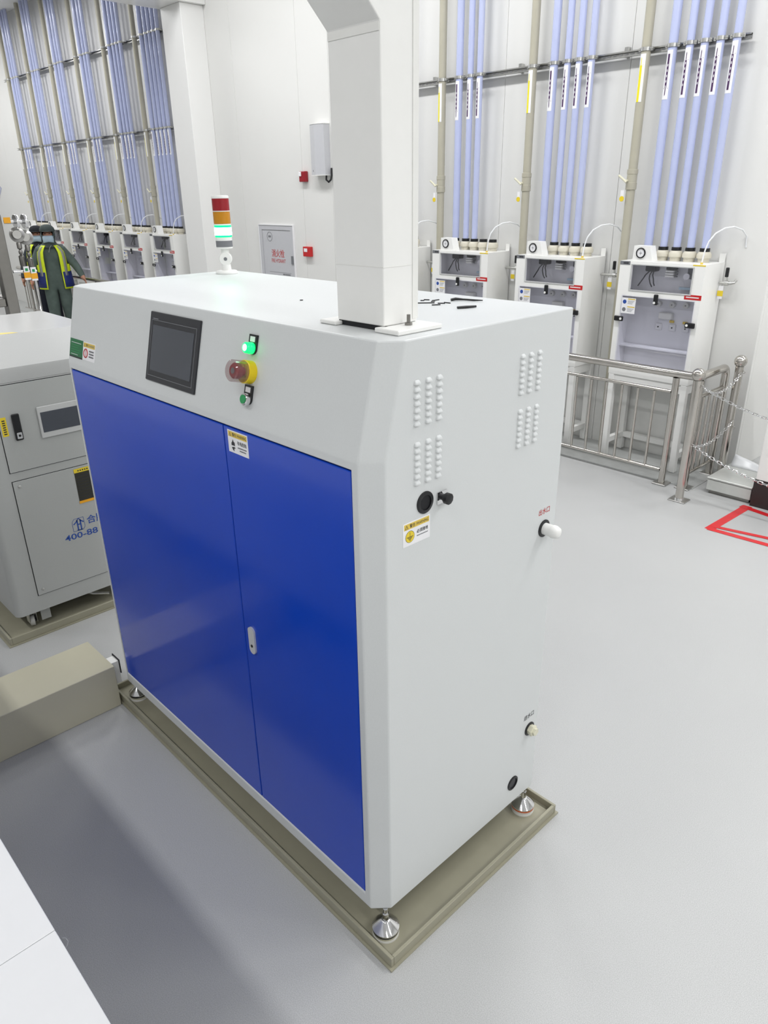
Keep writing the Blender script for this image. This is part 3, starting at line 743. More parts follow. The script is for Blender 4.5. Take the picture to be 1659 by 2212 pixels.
# horizontal service pipes with small valves between boxes
for i, (xa, xb) in enumerate(((-1.275,-1.14),(-2.29,-1.975),(-3.305,-2.99),(-4.325,-4.005))):
    t = thing('service_pipe', 'thin steel pipe with black lever and tag beside the '+where[i], 'pipe', (xa, 4.83, 1.49), 0, 'thin service pipes between the boxes')
    n = xb-xa
    q = MB(); q.tube([(0.003,0,0),(n-.03,0,0)] if i else [(.003,0,0),(n-.05,0,0),(n-.03,.01,.006),(n-.03,.04,.02)], .011, 10); q.build('pipe', 'zinc', t)
    q = MB(); q.lathe([(.018,0),(.018,.03)], (n*.40-.015,0,0), (1,0,0), n=12); q.cyl((n*.40,0,0),(n*.40,-.01,.05),.008,8); vv = q.build('ball_valve', 'zinc', t)
    q = MB(); q.bbox(n*.40-.012,n*.40+.012,-.03,-.008,.045,.115,.006,2); q.build('valve_lever', 'black', vv)
    g = MB().box(n*.40-.045,n*.40-.010,-.022,-.019,-.115,-.02).build('valve_tag', 'labelwhite', t, smooth=False)
    MB().box(n*.40-.050,n*.40-.006,-.0235,-.0222,-.095,-.055).build('tag_band', 'yellow', g, smooth=False)
make_rail('strut_channel', 'slotted steel channel holding the pipes right of the white post', -5.6, -1.335, 3.105)
make_rail('strut_channel', 'lower steel channel across the far pipes left of the column', -15.3, -9.15, 3.025)
make_rail('strut_channel', 'upper steel channel across the far pipes left of the column', -15.3, -9.15, 4.18)

# ------------------------------------------------------------------ wall fixtures
FW = frame((0,WY,0), (1,0,0), (0,0,1))
hy = thing('fire_hydrant_cabinet', 'grey fire hydrant cabinet recessed into the white wall', 'hydrant cabinet', (-7.02, WY, 0.12))
q = MB()
X0, X1, Z0, Z1 = -7.385, -6.665, .12, 1.792
for a in ((X0,X1,Z1-.055,Z1),(X0,X1,Z0,Z0+.055),(X0,X0+.055,Z0+.055,Z1-.055),(X1-.055,X1,Z0+.055,Z1-.055)): q.box(a[0],a[1],WY-.020,WY-.0005,a[2],a[3])
q.build('frame', 'hydrant', hy, True, smooth=False)
q = MB()
for a in ((X0-.008,X1+.008,Z1+.0005,Z1+.010),(X0-.010,X0-.0005,Z0,Z1),(X1+.0005,X1+.010,Z0,Z1)): q.box(a[0],a[1],WY-.026,WY-.0005,a[2],a[3])
q.build('frame_edge', 'labelwhite', hy, True, smooth=False)
dr = MB().bbox(X0+.058,X1-.058,WY-.014,WY-.0005,Z0+.058,Z1-.058,.002,1).build('door', 'hydrant', hy, True)
FH = frame((0,WY-.0142,0), (1,0,0), (0,0,1))
text('lettering', '消火栓', FH, -7.148, 1.405, .272, .098, 'inkred', dr, True)
text('lettering', 'FIRE HYDRANT', FH, -7.158, 1.340, .300, .046, 'inkred', dr, True)
q = MB(); q.M = FH; q.torus((-7.17,1.655,.0005), (0,0,1), .055, .003, 28, 4); q.build('emblem', 'inkgrey', dr, True)
print_line(FH, -7.20, 1.643, .06, .025, 'inkgrey', dr, True, .0004, 3)
plate('print_rule', FH, -7.22, -6.75, 1.218, 1.222, 'inkgrey', dr, True, .0006)
print_line(FH, -6.93, 1.19, .16, .018, 'inkgrey', dr, True, .0004, 7)
print_line(FH, -6.90, 1.145, .12, .018, 'inkgrey', dr, True, .0004, 6)
MB().bbox(X1-.052,X1-.018,WY-.034,WY-.0202,1.335,1.435,.003,1).build('door_pull', 'inkgrey', hy, True)
cp = thing('fire_call_point', 'small red fire call point beside the hydrant cabinet', 'call point', (-6.375, WY, 1.45))
MB().bbox(-6.443,-6.307,WY-.05,WY-.0005,1.445,1.560,.005,2).build('case', 'red', cp, True)
q = MB(); q.bbox(-6.42,-6.355,WY-.0525,WY-.0502,1.50,1.54,.0008,1); q.build('press_plate', 'labelwhite', cp, True)
sb = thing('alarm_strobe', 'red and white alarm strobe below the wall light', 'alarm', (-6.38, WY, 2.28))
MB().bbox(-6.435,-6.325,WY-.055,WY-.0005,2.285,2.40,.008,2).build('case', 'darkred', sb, True)
MB().bbox(-6.43,-6.385,WY-.066,WY-.0552,2.345,2.395,.005,2).build('flash_lens', 'labelwhite', sb, True)
el = thing('emergency_light', 'slim white light box on the wall with a black cable loop', 'wall light', (-6.02, WY, 2.34))
q = MB(); q.prism([(-6.15,WY-.0005),(-6.15,WY-.085),(-6.03,WY-.125),(-5.905,WY-.085),(-5.905,WY-.0005)], 2.352, 2.868, 'z'); q.build('case', 'hydrant', el, True, smooth=False)
for z0, z1 in ((2.345,2.3515),(2.8685,2.876)):
    q = MB(); q.prism([(-6.155,WY-.0005),(-6.155,WY-.088),(-6.03,WY-.129),(-5.900,WY-.088),(-5.900,WY-.0005)], z0, z1, 'z'); q.build('end_cap', 'white', el, True, smooth=False)
q = MB(); q.tube([(-5.93,WY-.05,2.345),(-5.935,WY-.05,2.30),(-5.905,WY-.04,2.275),(-5.875,WY-.03,2.30),(-5.872,WY-.02,2.345),(-5.876,WY-.015,2.42)], .011, 8); q.build('cable', 'black', el, True)
MB().box(-6.10,-6.085,WY-.104,WY-.1005,2.385,2.405).build('test_button', 'black', el, True, smooth=False)
MB().cyl((-6.0,WY-.03,2.8765),(-6.0,WY-.03,2.92),.006,8).build('aerial', 'white', el, True)

# ------------------------------------------------------------------ chrome railing and chain posts
def elbow(p0, p1, p2, rad, n=8):
    p0, p1, p2 = Vector(p0), Vector(p1), Vector(p2); a = (p0-p1).normalized(); b_ = (p2-p1).normalized(); c = p1+a*rad+b_*rad
    return [c-b_*rad*math.cos(t)-a*rad*math.sin(t) for t in [PI/2*i/n for i in range(n+1)]]
def railing(label, xa, xb, corner=True, end_post=True):
    t = thing('railing', label, 'railing', ((xa+xb)/2, 4.29, 0))
    zt = .882
    if corner:
        xc = -1.085
        path = [(xa,4.29,zt),(xb-.2,4.29,zt)]+elbow((xb,4.29,zt),(xc,4.29,zt),(xc,4.74,zt),.05)+[(xc,4.60,zt)]+elbow((xc,4.5,zt),(xc,4.765,zt),(xc,4.765,0),.06)+[(xc,4.765,.012)]
        MB().tube(path, .030, 14).build('handrail', 'steel', t, True)
        MB().cyl((xc,4.34,.725),(xc,4.735,.725),.016,10).build('upper_rail', 'steel', t, True)
        MB().cyl((xc,4.34,.115),(xc,4.735,.115),.014,10).build('lower_rail', 'steel', t, True)
        for y in (4.43,4.53,4.63): MB().cyl((xc,y,.129),(xc,y,.709),.011,10).build('baluster', 'steel', t, True)
        MB().cyl((xc,4.325,.012),(xc,4.325,.852),.026,14).build('post', 'steel', t, True)
        for y in (4.325,4.765): MB().bbox(xc-.055,xc+.055,y-.055,y+.055,.0005,.0115,.002,1).build('base_plate', 'steelsatin', t, True)
    else:
        MB().tube([(xa,4.29,zt),(xb,4.29,zt)], .030, 14).build('handrail', 'steel', t, True)
    xp = xb if corner else xb-.05
    posts = []; x = xp
    while x > xa: posts.append(x); x -= 1.05
    for x in posts:
        MB().cyl((x,4.29,.012),(x,4.29,zt-.029),.0255,14).build('post', 'steel', t, True)
        MB().bbox(x-.055,x+.055,4.235,4.345,.0065 if x < -5 else .0005,.0115,.002,1).build('base_plate', 'steelsatin', t, True)
    for a, b_ in zip(posts[1:]+[xa], posts):
        if b_-a < .1: continue
        MB().cyl((a+.026,4.29,.742),(b_-.026,4.29,.742),.014,10).build('upper_rail', 'steel', t, True)
        MB().cyl((a+.026,4.29,.113),(b_-.026,4.29,.113),.014,10).build('lower_rail', 'steel', t, True)
        x = b_-.157
        while x > a+.08:
            MB().cyl((x,4.29,.126),(x,4.29,.729),.011,10).build('baluster', 'steel', t, True); x -= .1375
    return t
railing('polished steel railing that turns toward the wall by the chain posts', -4.9, -1.255)
railing('far steel railing in front of the row of boxes behind the workers', -15.0, -9.2, corner=False)
def chain_post(x, y, label):
    t = thing('chain_post', label, 'post', (x,y,0), 0, 'chain posts by the floor scale')
    MB().bbox(-.065,.065,-.055,.055,.0005,.008,.002,1).build('base_plate', 'steelsatin', t)
    MB().cyl((0,0,.0082),(0,0,.915),.030,18).build('tube', 'steel', t)
    MB().lathe([(.036,.0082),(.033,.022)], (0,0,0), n=18).build('weld_collar', 'chrome', t)
    MB().sphere((0,0,.953),.047,24).build('ball_cap', 'steel', t)
    for z in (.876,.44): MB().torus((.036,0,z),(0,1,0),.009,.0028,14,6).build('eyelet', 'steelsatin', t)
CPs = ((-.997,4.061), (-.965,4.700), (.603,4.061))
chain_post(*CPs[0], 'ball topped steel post at the near corner of the railing')
chain_post(*CPs[1], 'ball topped steel post behind the railing near the wall')
chain_post(*CPs[2], 'ball topped steel post in front of the white scale column')
def link_mesh():
    q = MB(); pts = []
    Lh, r = .011, .0085
    for i in range(9): a = -PI/2+PI*i/8; pts.append((Lh+r*math.cos(a), r*math.sin(a), 0))
    for i in range(9): a = PI/2+PI*i/8; pts.append((-Lh+r*math.cos(a), r*math.sin(a), 0))
    n = len(pts); m = 5; vs = []; fs = []
    for i in range(n):
        p = Vector(pts[i]); tg = (Vector(pts[(i+1)%n])-Vector(pts[i-1])).normalized(); sd = Vector((0,0,1)); o = tg.cross(sd)
        for k in range(m): a = 2*PI*k/m; vs.append(p+(o*math.cos(a)+sd*math.sin(a))*.0024)
    for i in range(n):
        for k in range(m): fs.append((i*m+k,((i+1)%n)*m+k,((i+1)%n)*m+(k+1)%m,i*m+(k+1)%m))
    return q.add(vs, fs)
LM = None
def chain(label, A, B, sag):
    global LM
    A, B = Vector(A), Vector(B)
    t = thing('chain', label, 'chain', A, 0, 'chains between the ball topped posts')
    fn = lambda s: A.lerp(B, s)-Vector((0,0,4*sag*s*(1-s)))
    # arc length table
    N = 200; pts = [fn(i/N) for i in range(N+1)]; acc = [0]
    for i in range(N): acc.append(acc[-1]+(pts[i+1]-pts[i]).length)
    tot = acc[-1]; n = max(2, int(tot/.030)); j = 0
    for i in range(n):
        d = (i+.5)*tot/n
        while acc[j+1] < d: j += 1
        f = (d-acc[j])/(acc[j+1]-acc[j]); p = pts[j].lerp(pts[j+1], f); tg = (pts[j+1]-pts[j]).normalized()
        if LM is None:
            LM = link_mesh().build('link', 'chrome', t); o = LM
        else:
            o = LM.copy(); COL.objects.link(o); o.parent = t
        side = tg.cross(Vector((0,0,1))).normalized(); upv = side.cross(tg)
        ang = PI/4 if i % 2 else -PI/4
        yv = side*math.cos(ang)+upv*math.sin(ang); zv = tg.cross(yv)
        o.rotation_euler = Matrix(((tg.x,yv.x,zv.x),(tg.y,yv.y,zv.y),(tg.z,yv.z,zv.z))).to_euler()
        o.location = p-A
x0, y0 = CPs[0]
chain('upper chain hung across the front of the floor scale', (x0+.062,y0,.866), (CPs[2][0]-.062,y0,.872), .160)
chain('lower chain hung across the front of the floor scale', (x0+.062,y0,.430), (CPs[2][0]-.062,y0,.436), .165)
chain('upper chain sagging from near post to the wall side post', (x0+.045,y0+.004,.872), (CPs[1][0]+.03,CPs[1][1]-.03,.872), .09)
chain('lower chain sagging from near post to the wall side post', (x0+.045,y0+.004,.436), (CPs[1][0]+.03,CPs[1][1]-.03,.50), .06)

# ------------------------------------------------------------------ floor scale, white column cabinet, red tape
sc_ = thing('floor_scale', 'low steel floor scale platform behind the chains', 'scale', (-.76,4.55,0))
MB().box(-.905,-.605,4.365,4.75,.0005,.028).build('base', 'darksteel', sc_, True, smooth=False)
MB().bbox(-.922,-.592,4.345,4.775,.0282,.112,.003,1).build('platform', 'scaleplate', sc_, True)
MB().bbox(-.925,-.590,4.342,4.778,.1165,.130,.002,1).build('weighing_plate', 'scaleplate', sc_, True)
MB().box(-.90,-.61,4.36,4.76,.1122,.1163).build('plate_gap', 'black', sc_, True, smooth=False)
q = MB(); vs = []; fs = []
for i in range(9):
    s = i/8
    for j in range(5):
        v = j/4; vs.append((-.90+.30*s, 4.70+.06*v, .1312+.085*(1-s)**2*v+.03*v*abs(math.sin(3*s))))
for i in range(8):
    for j in range(4): a = i*5+j; fs.append((a,a+1,a+6,a+5))
q.add(vs, fs); o = q.build('plastic_sheet', 'plastic_film', angle=80); md = o.modifiers.new('thick', 'SOLIDIFY'); md.thickness = .001; md.offset = 1
tag(o, 'curled white plastic sheet lying on the floor scale', 'plastic sheet')
wc = thing('scale_column', 'white cabinet on a dark plinth beside the floor scale', 'cabinet', (-.2,4.62,0))
MB().box(-.580,.25,4.32,4.85,.0005,.205).build('plinth', 'brownblack', wc, True, smooth=False)
MB().bbox(-.574,.245,4.325,4.85,.2055,1.10,.006,2).build('body', 'white', wc, True)
MB().box(-.583,-.5805,4.33,4.84,.06,.18).build('side_vent', 'black', wc, True, smooth=False)
def strip(t, p, q_, wd, z):
    p, q_ = Vector(p), Vector(q_); d = (q_-p).normalized(); n = Vector((-d.y,d.x))*wd/2
    b = MB(); vs = [p-n,q_-n,q_+n,p+n]; b.prism([(v.x,v.y) for v in vs], z, z+.0006); return b.build('tape_strip', 'tape', t, True, smooth=False)
tp = thing('floor_tape', 'red tape outline on the grey floor below the chains', 'floor tape', (-.45,3.95,0))
strip(tp, (-.610,3.705), (-.580,4.300), .062, .0003)
strip(tp, (-.62,4.270), (.30,4.10), .052, .0010)
strip(tp, (-.62,3.715), (.30,3.76), .048, .0016)
strip(tp, (-.60,3.775), (.30,3.95), .040, .0022)

# ------------------------------------------------------------------ grey unit on casters at the left
GX = -2.596; GY0, GY1, GXB = -.172, .532, -3.412
gu = thing('grey_unit', 'grey floor unit on casters with small display and phone number', 'cabinet', (-3.0,.18,.0))
q = MB(); cr = .035; pl_ = []
for (cx_, cy_, a0) in ((GX-cr,GY0+cr,-PI/2),(GX-cr,GY1-cr,0),(GXB+cr,GY1-cr,PI/2),(GXB+cr,GY0+cr,PI)):
    for i in range(7): a = a0+PI/2*i/6; pl_.append((cx_+cr*math.cos(a), cy_+cr*math.sin(a)))
q.prism(pl_, .12, 1.345, 'z'); q.build('body', 'greycab', gu, True, angle=30)
q = MB()
pr = [(GX-.004,1.3465),(GX+.012,1.405),(GX+.012,1.418),(GX+.004,1.426),(GX-.145,1.535),(GX-.165,1.545),(GXB-.01,1.550),(GXB-.01,1.3465)]
q.prism(pr, GY0-.012, GY1+.012, 'y'); q.build('lid', 'greycabtop', gu, True, angle=25)
MB().box(GX-.004,GX+.0012,GY0+.03,GY1-.03,1.3425,1.3455).build('lid_seam', 'greycabtop', gu, True, smooth=False)
FG = frame((GX,0,0), (0,1,0), (0,0,1))
def gplate(name, y0, y1, z0, z1, m, par=gu, t=.001, base=0): return plate(name, FG, y0, y1, z0, z1, m, par, True, t, base)
for z0, z1 in ((.906,1.338),(.212,.858)):
    gplate('panel_gap', -.048, .505, z0-.003, z1+.003, 'darkgap', t=.0006)
    q = MB(); q.M = FG; q.bbox(-.0445,.502,z0,z1,.0008,.004,.001,1); pn = q.build('access_panel', 'greycab', gu, True)
    if z0 < .5:
        for zz in (z0+.03, z1-.028):
            q = MB(); q.M = FG; q.lathe([(.007,0),(.007,.003),(.004,.005)], (-.016,zz,.004), n=12); q.build('panel_screw', 'zinc', pn, True)
q = MB(); q.M = FG; q.bbox(.138,.418,1.047,1.208,.0042,.012,.003,1); sp = q.build('display_bezel', 'greycabtop', gu, True)
gplate('display', .150, .406, 1.076, 1.179, 'screen', sp, .0008, .0121)
q = MB(); q.M = FG; q.bbox(.015,.052,1.063,1.196,.0042,.014,.004,1); lk = q.build('swing_handle', 'black', gu, True)
q = MB(); q.M = FG; q.bbox(.022,.046,1.072,1.104,.0142,.018,.003,1); q.build('lock_plate', 'chrome', lk, True)
q = MB(); q.M = FG; q.lathe([(.006,0),(.006,.001)], (.034,1.088,.0182), n=12); q.build('keyhole', 'black', lk, True)
yl = gplate('yellow_label', -.038, -.010, 1.093, 1.188, 'yellow', t=.0006, base=.0042)
for i in range(7): gplate('print_mark', -.031, -.017, 1.102+.011*i, 1.108+.011*i, 'ink', yl, .0003, .0049)
vg = gplate('vent_grille', .260, .345, .656, .845, 'grille', t=.0012, base=.0042)
gplate('yellow_band', .259, .346, .825, .847, 'yellow', vg, .0006, .0055)
for i in range(5): gplate('print_mark', .278+.012*i, .285+.012*i, .832, .839, 'ink', vg, .0003, .0062)
gplate('orange_band', .259, .346, .653, .667, 'tagorange', vg, .0006, .0055)
for i in range(9): gplate('grille_bar', .264, .341, .676+.016*i, .680+.016*i, 'bezel', vg, .0006, .0055)
# company mark and phone number
q = MB(); q.M = FG
def bar(x0,y0,x1,y1,wd):
    p0, p1 = Vector((x0,y0)), Vector((x1,y1)); d_ = (p1-p0).normalized(); n_ = Vector((-d_.y,d_.x))*wd/2
    q.add([(*(p0-n_),.0049),(*(p1-n_),.0049),(*(p1+n_),.0049),(*(p0+n_),.0049)], [(0,1,2,3)])
for l in ((.199,.506,.199,.560,.002),(.199,.560,.212,.576,.002),(.212,.576,.262,.576,.002),(.262,.576,.264,.520,.002),(.264,.520,.252,.506,.002),(.252,.506,.199,.506,.002),
          (.226,.508,.226,.568,.007),(.243,.508,.243,.568,.007),(.229,.541,.240,.541,.006),(.220,.508,.248,.508,.005),(.205,.545,.226,.562,.006),(.243,.562,.260,.548,.006),(.226,.564,.234,.574,.004),(.243,.564,.236,.574,.004)): bar(*l)
q.build('company_mark', 'inkblue', gu, True, smooth=False)
text('company_name', '合肥', FG, .278, .527, .10, .048, 'inkblue', gu, True, .0049)
text('phone_number', '400-88', FG, .147, .463, .180, .034, 'inkblue', gu, True, .0049)
for x, y in ((-2.664,-.084),(-2.664,.44),(-3.34,-.084),(-3.34,.44)):
    q = MB(); q.lathe([(.028,-.012),(.030,-.009),(.030,.009),(.028,.012)], (x,y,.0455), (.3,1,0), n=20); cs = q.build('caster', 'rubber', gu, True)
    q = MB(); q.lathe([(.010,-.016),(.010,.016)], (x,y,.0455), (.3,1,0), n=12); q.build('caster_hub', 'bezel', cs, True)
    q = MB(); q.box(x-.024,x+.024,y+.0165,y+.020,.040,.108); q.box(x-.024,x+.024,y-.020,y-.0165,.040,.108); q.box(x-.03,x+.03,y-.03,y+.03,.1085,.1195); q.build('caster_fork', 'zinc', cs, True, smooth=False)
MB().box(-2.632,-2.628,-.045,.005,.045,.1195).build('foot_bracket', 'greycab', gu, True, smooth=False)
q = MB(); q.tube([(-2.72,.20,.10),(-2.66,.26,.075),(-2.62,.335,.062)], [.012,.010,.009], 8); q.build('brake_lever', 'zinc', gu, True)
t2 = thing('drip_tray', 'beige plastic drip tray under the grey unit on casters', 'tray', (-3.0,.18,0))
a0,a1,b0,b1 = -3.52,-2.552,-.243,.62
MB().box(a0-.010,a1+.010,b0-.010,b1+.010,0,.006).build('base_flange', 'tray', t2, True, smooth=False)
MB().box(a0+.012,a1-.012,b0+.012,b1-.012,.0061,.0152).build('tray_floor', 'tray', t2, True, smooth=False)
for x0,x1,y0,y1 in ((a0,a1,b0,b0+.012),(a0,a1,b1-.012,b1),(a0,a0+.012,b0+.0122,b1-.0122),(a1-.012,a1,b0+.0122,b1-.0122)):
    MB().bbox(x0,x1,y0,y1,.0061,.046,.0015,1).build('rim', 'tray', t2, True)
yt = MB().add([(-2.790,-.06,1.5458),(-2.778,.10,1.5458),(-2.768,.185,1.5458),(-2.800,.165,1.5462),(-2.825,.10,1.5464),(-2.835,-.06,1.5464)], [tuple(range(6))]).build('yellow_tag', 'yellow', smooth=False)
tag(yt, 'yellow paper tag lying on top of the grey unit', 'tag')
md = yt.modifiers.new('thick', 'SOLIDIFY'); md.thickness = .0006; md.offset = 1

# cream box on the floor and the white equipment in the foreground
cb = thing('cable_cover', 'low cream floor box running out of the left edge', 'floor box', (-1.84,-.5,0))
MB().bbox(-1.975,-1.693,-.90,-.045,.0005,.2145,.003,2).build('body', 'creambox', cb, True)
MB().box(-1.79,-1.735,-.044,-.008,.09,.205).build('end_block', 'white', cb, True, smooth=False)
MB().box(-1.80,-1.728,-.0078,-.004,.14,.212).build('end_slot', 'darkgap', cb, True, smooth=False)
we = thing('white_workbench', 'white topped equipment in the near left corner', 'workbench', (-1.9,-1.5,0))
X0, X1, YA, YB = -4.6, .70, -2.4, -.862
edges = [X0,-2.9,-1.4,.073,X1]
for a, b_ in zip(edges[:-1], edges[1:]): MB().bbox(a+.0006,b_-.0006,YA,YB,.93,.95,.0015,1).build('top_panel', 'benchwhite', we, True)
for a, b_ in zip(edges[:-1], edges[1:]): MB().bbox(a+.001,b_-.001,YB-.035,YB-.012,.255,.929,.002,1).build('front_panel', 'benchwhite', we, True)
MB().box(X0,X1,YA,YB-.036,.255,.929).build('carcass', 'white', we, True, smooth=False)
for x in (X0+.1,-2.9,-1.4,0,X1-.1):
    for y in (YA+.08,YB-.10): MB().cyl((x,y,.0005),(x,y,.2545),.025,12).build('leg', 'steelsatin', we, True)
q = MB(); q.tube([(.088,-.861,.940),(.094,-.853,.940),(.104,-.852,.940),(.112,-.858,.940),(.113,-.861,.940)], .0011, 6); q.build('wire_loop', 'inkgrey', we, True)

# ------------------------------------------------------------------ steel rack with valves at the far left
rk = thing('steel_rack', 'grey steel rack frame at the left edge behind the grey unit', 'rack', (-5.3,.6,0))
for x in (-5.0,-5.7):
    for y in (.885,.38): MB().bbox(x-.045,x+.045,y-.042,y+.042,.0005,2.05,.006,2).build('post', 'darksteel', rk, True)
for z in (1.40,1.985,.25):
    for x in (-5.0,-5.7): MB().bbox(x-.03,x+.03,.423,.842,z,z+.06,.004,1).build('cross_beam', 'darksteel', rk, True)
    for y in (.885,.38): MB().bbox(-5.654,-5.046,y-.03,y+.03,z,z+.06,.004,1).build('side_beam', 'darksteel', rk, True)
MB().bbox(-5.60,-5.10,.44,.83,.3105,.9,.03,3).build('tank', 'steelsatin', rk, True)
q = MB(); q.lathe([(.09,0),(.10,.02),(.10,.22),(.085,.25)], (-5.15,.70,1.4605), n=24); q.build('pump_head', 'steelsatin', rk, True)
vm = thing('valve_manifold', 'polished sanitary pipes with round diaphragm valves beside the steel rack', 'valves', (-4.95,1.02,1.6))
q = MB(); q.tube([(-4.95,.94,2.0),(-4.95,1.08,1.995)], .017, 10); q.tube([(-4.95,.86,2.42),(-4.95,.90,2.32),(-4.95,.955,2.22),(-4.95,.93,2.16)], .016, 8); q.build('header_pipe', 'chrome', vm, True)
for y in (1.022,1.082):
    q = MB(); q.lathe([(.05,-.010),(.052,0),(.05,.010)], (-4.95,y,1.995), (0,1,.0), n=24); q.build('clamp_disc', 'chrome', vm, True)
for y, z, in ((1.012,1.905),(1.068,1.885)):
    q = MB(); q.lathe([(.030,-.03),(.054,-.012),(.054,.012),(.034,.024),(.03,.034)], (-4.95,y,z), (1,-.35,.1), n=24); dv = q.build('diaphragm_valve', 'steelsatin', vm, True)
    q = MB(); zz = z-.05
    q.lathe([(.014,0),(.018,-.01),(.018,-.045),(.008,-.055),(.014,-.065),(.014,-.08),(.008,-.09),(.021,-.10),(.021,-.165),(.010,-.18),(.008,-.225)], (-4.95,y,zz), n=14); q.build('drop_pipe', 'darksteel', dv, True)
q = MB(); q.tube([(-4.95,.93,1.648),(-4.95,1.10,1.642)], .012, 10); q.build('lower_pipe', 'chrome', vm, True)
for y, z, c in ((.955,2.012,'tagorange'),(1.022,1.622,'tagorange'),(1.072,1.612,'tagorange')):
    g = MB().box(-4.932,-4.929,y-.024,y+.024,z-.024,z+.016).build('valve_tag', c, vm, True, smooth=False)
    if z < 1.8:
        MB().box(-4.932,-4.929,y-.020,y+.020,z+.0162,z+.060).build('tag_top', 'labelwhite', g, True, smooth=False)
        MB().box(-4.9288,-4.928,y-.010,y+.010,z+.026,z+.046).build('tag_print', 'btn_green', g, True, smooth=False)
        MB().box(-4.932,-4.929,y-.022,y+.022,z-.038,z-.0242).build('tag_foot', 'labelwhite', g, True, smooth=False)
for y0 in (.98,):
    MB().tube([(-4.95,y0+.10,1.642),(-4.95,y0+.10,1.2),(-4.95,.95,1.15),(-4.95,.93,1.15)], .012, 8).build('return_pipe', 'chrome', vm, True)

# ------------------------------------------------------------------ the two workers
def person(loc, rz, label, suit, hood, trousers, height, pose):
    t = thing('person', label, 'person', loc, rz)
    V = []; E_ = []; Rr = []
    def add(p, r, par=None):
        V.append(p); Rr.append(r)
        if par is not None: E_.append((par, len(V)-1))
        return len(V)-1
    pel = add((0,0,.95), .165)
    sp1 = add((0,.0,1.10), .165, pel); ch = add((0,.005,1.27), .175, sp1); nb = add((0,.005,1.415), .125, ch); nk = add((0,-.005,1.485), .066, nb); hd = add((0,-.02,1.575), .088, nk); ht = add((0,-.012,1.675), .085, hd)
    for s in (-1, 1):
        hand = pose['hand'][0 if s < 0 else 1]; elb = pose['elbow'][0 if s < 0 else 1]
        sh = add((s*.165,.005,1.375), .085, nb); el_ = add(elb, .068, sh)
        wr = add(tuple(Vector(elb).lerp(Vector(hand), .9)), .050, el_); d_ = (Vector(hand)-Vector(elb)).normalized()
        pm = add(tuple(Vector(hand)+d_*.035), .030, wr)
        side = Vector((s*.25,-1,0)); side = (side-d_*side.dot(d_)).normalized(); inn = Vector((-s,0,0))
        for k, ln in enumerate((.062,.072,.068,.055)):
            b0 = Vector(hand)+d_*.06+side*(.024-.016*k); f1 = add(tuple(b0), .0095, pm); f2 = add(tuple(b0+d_*ln*.55+inn*.006), .009, f1); add(tuple(b0+d_*ln+inn*.022), .0075, f2)
        th = add(tuple(Vector(hand)+d_*.03+side*.036), .011, pm); add(tuple(Vector(hand)+d_*.065+side*.050+inn*.012), .009, th)
        foot = pose['foot'][0 if s < 0 else 1]; knee = pose['knee'][0 if s < 0 else 1]
        hp_ = add((s*.095,0,.86), .125, pel); kn = add(knee, .095, hp_); an = add((foot[0],foot[1],foot[2]+.09), .075, kn); hl = add((foot[0],foot[1]+.02,foot[2]+.05), .048, an); add((foot[0]+s*.01,foot[1]-.15,foot[2]+.042), .040, hl)
    me = bpy.data.meshes.new('body'); me.from_pydata(V, E_, [])
    ob = bpy.data.objects.new('body', me); COL.objects.link(ob)
    ob.modifiers.new('skin', 'SKIN'); sv = me.skin_vertices[0].data
    for i, r in enumerate(Rr): sv[i].radius = (r, r*.82 if i < 4 else r)
    for s in sv: s.use_root = False
    sv[0].use_root = True
    sb_ = ob.modifiers.new('sub', 'SUBSURF'); sb_.levels = 2; sb_.render_levels = 2
    dg = bpy.context.evaluated_depsgraph_get(); dg.update()
    m2 = bpy.data.meshes.new_from_object(ob.evaluated_get(dg)); bpy.data.objects.remove(ob)
    m2.name = 'body'
    for m in (suit, 'skin', trousers, 'shoe'): m2.materials.append(MATS[m])
    hands = [Vector(h) for h in pose['hand']]
    for p in m2.polygons:
        c = p.center; p.use_smooth = True
        if c.z < .085: p.material_index = 3
        elif min((c-h).length for h in hands) < .12 and any((c-h).dot(h-Vector(e)) > -.002 for h, e in zip(hands, pose['elbow']) if (c-h).length < .13): p.material_index = 1
        elif c.z > 1.48 and c.y < -.02: p.material_index = 1
        elif c.z < .93: p.material_index = 2
    bo = bpy.data.objects.new('body', m2); COL.objects.link(bo); bo.parent = t
    # hood with face opening
    q = MB(); n = 28; m = 18; vs = []; fs = []
    c = Vector((0,-.005,1.605)); rx, ry, rz_ = .108, .122, .140
    for j in range(m+1):
        th_ = PI*j/m*.96
        for i in range(n):
            a = 2*PI*i/n; vs.append(c+Vector((rx*math.sin(th_)*math.cos(a), ry*math.sin(th_)*math.sin(a), rz_*math.cos(th_))))
    for j in range(m):
        for i in range(n):
            f = (j*n+i, j*n+(i+1)%n, (j+1)*n+(i+1)%n, (j+1)*n+i); cc = sum((vs[k] for k in f), Vector())/4
            if cc.y < -.062 and abs(cc.x) < .075 and 1.51 < cc.z < 1.665: continue
            fs.append(f)
    q.add(vs, fs); q.lathe([(.088,1.535),(.098,1.50),(.118,1.462),(.150,1.428)], (0,.012,0), n=24, cap=False); ho = q.build('hood', hood, t, angle=80)
    q = MB(); q.lathe([(.112,0),(.113,.02),(.104,.055),(.075,.088),(.03,.103)], (0,-.006,1.660), n=26); q.sphere((0,-.115,1.664), .05, 16, (1.5,1.0,.14)); q.build('cap', hood, t, angle=60)
    q = MB(); vs = []; fs = []
    for j in range(7):
        for i in range(9):
            u_ = -1+2*i/8; v_ = j/6; vs.append((.082*u_*(1-.10*abs(v_-.5)), -.078-.050*math.sqrt(max(0,1-u_*u_*.92))*(.55+.45*math.sin(PI*v_)), 1.505+.098*v_-.012*(1-v_)*abs(u_)))
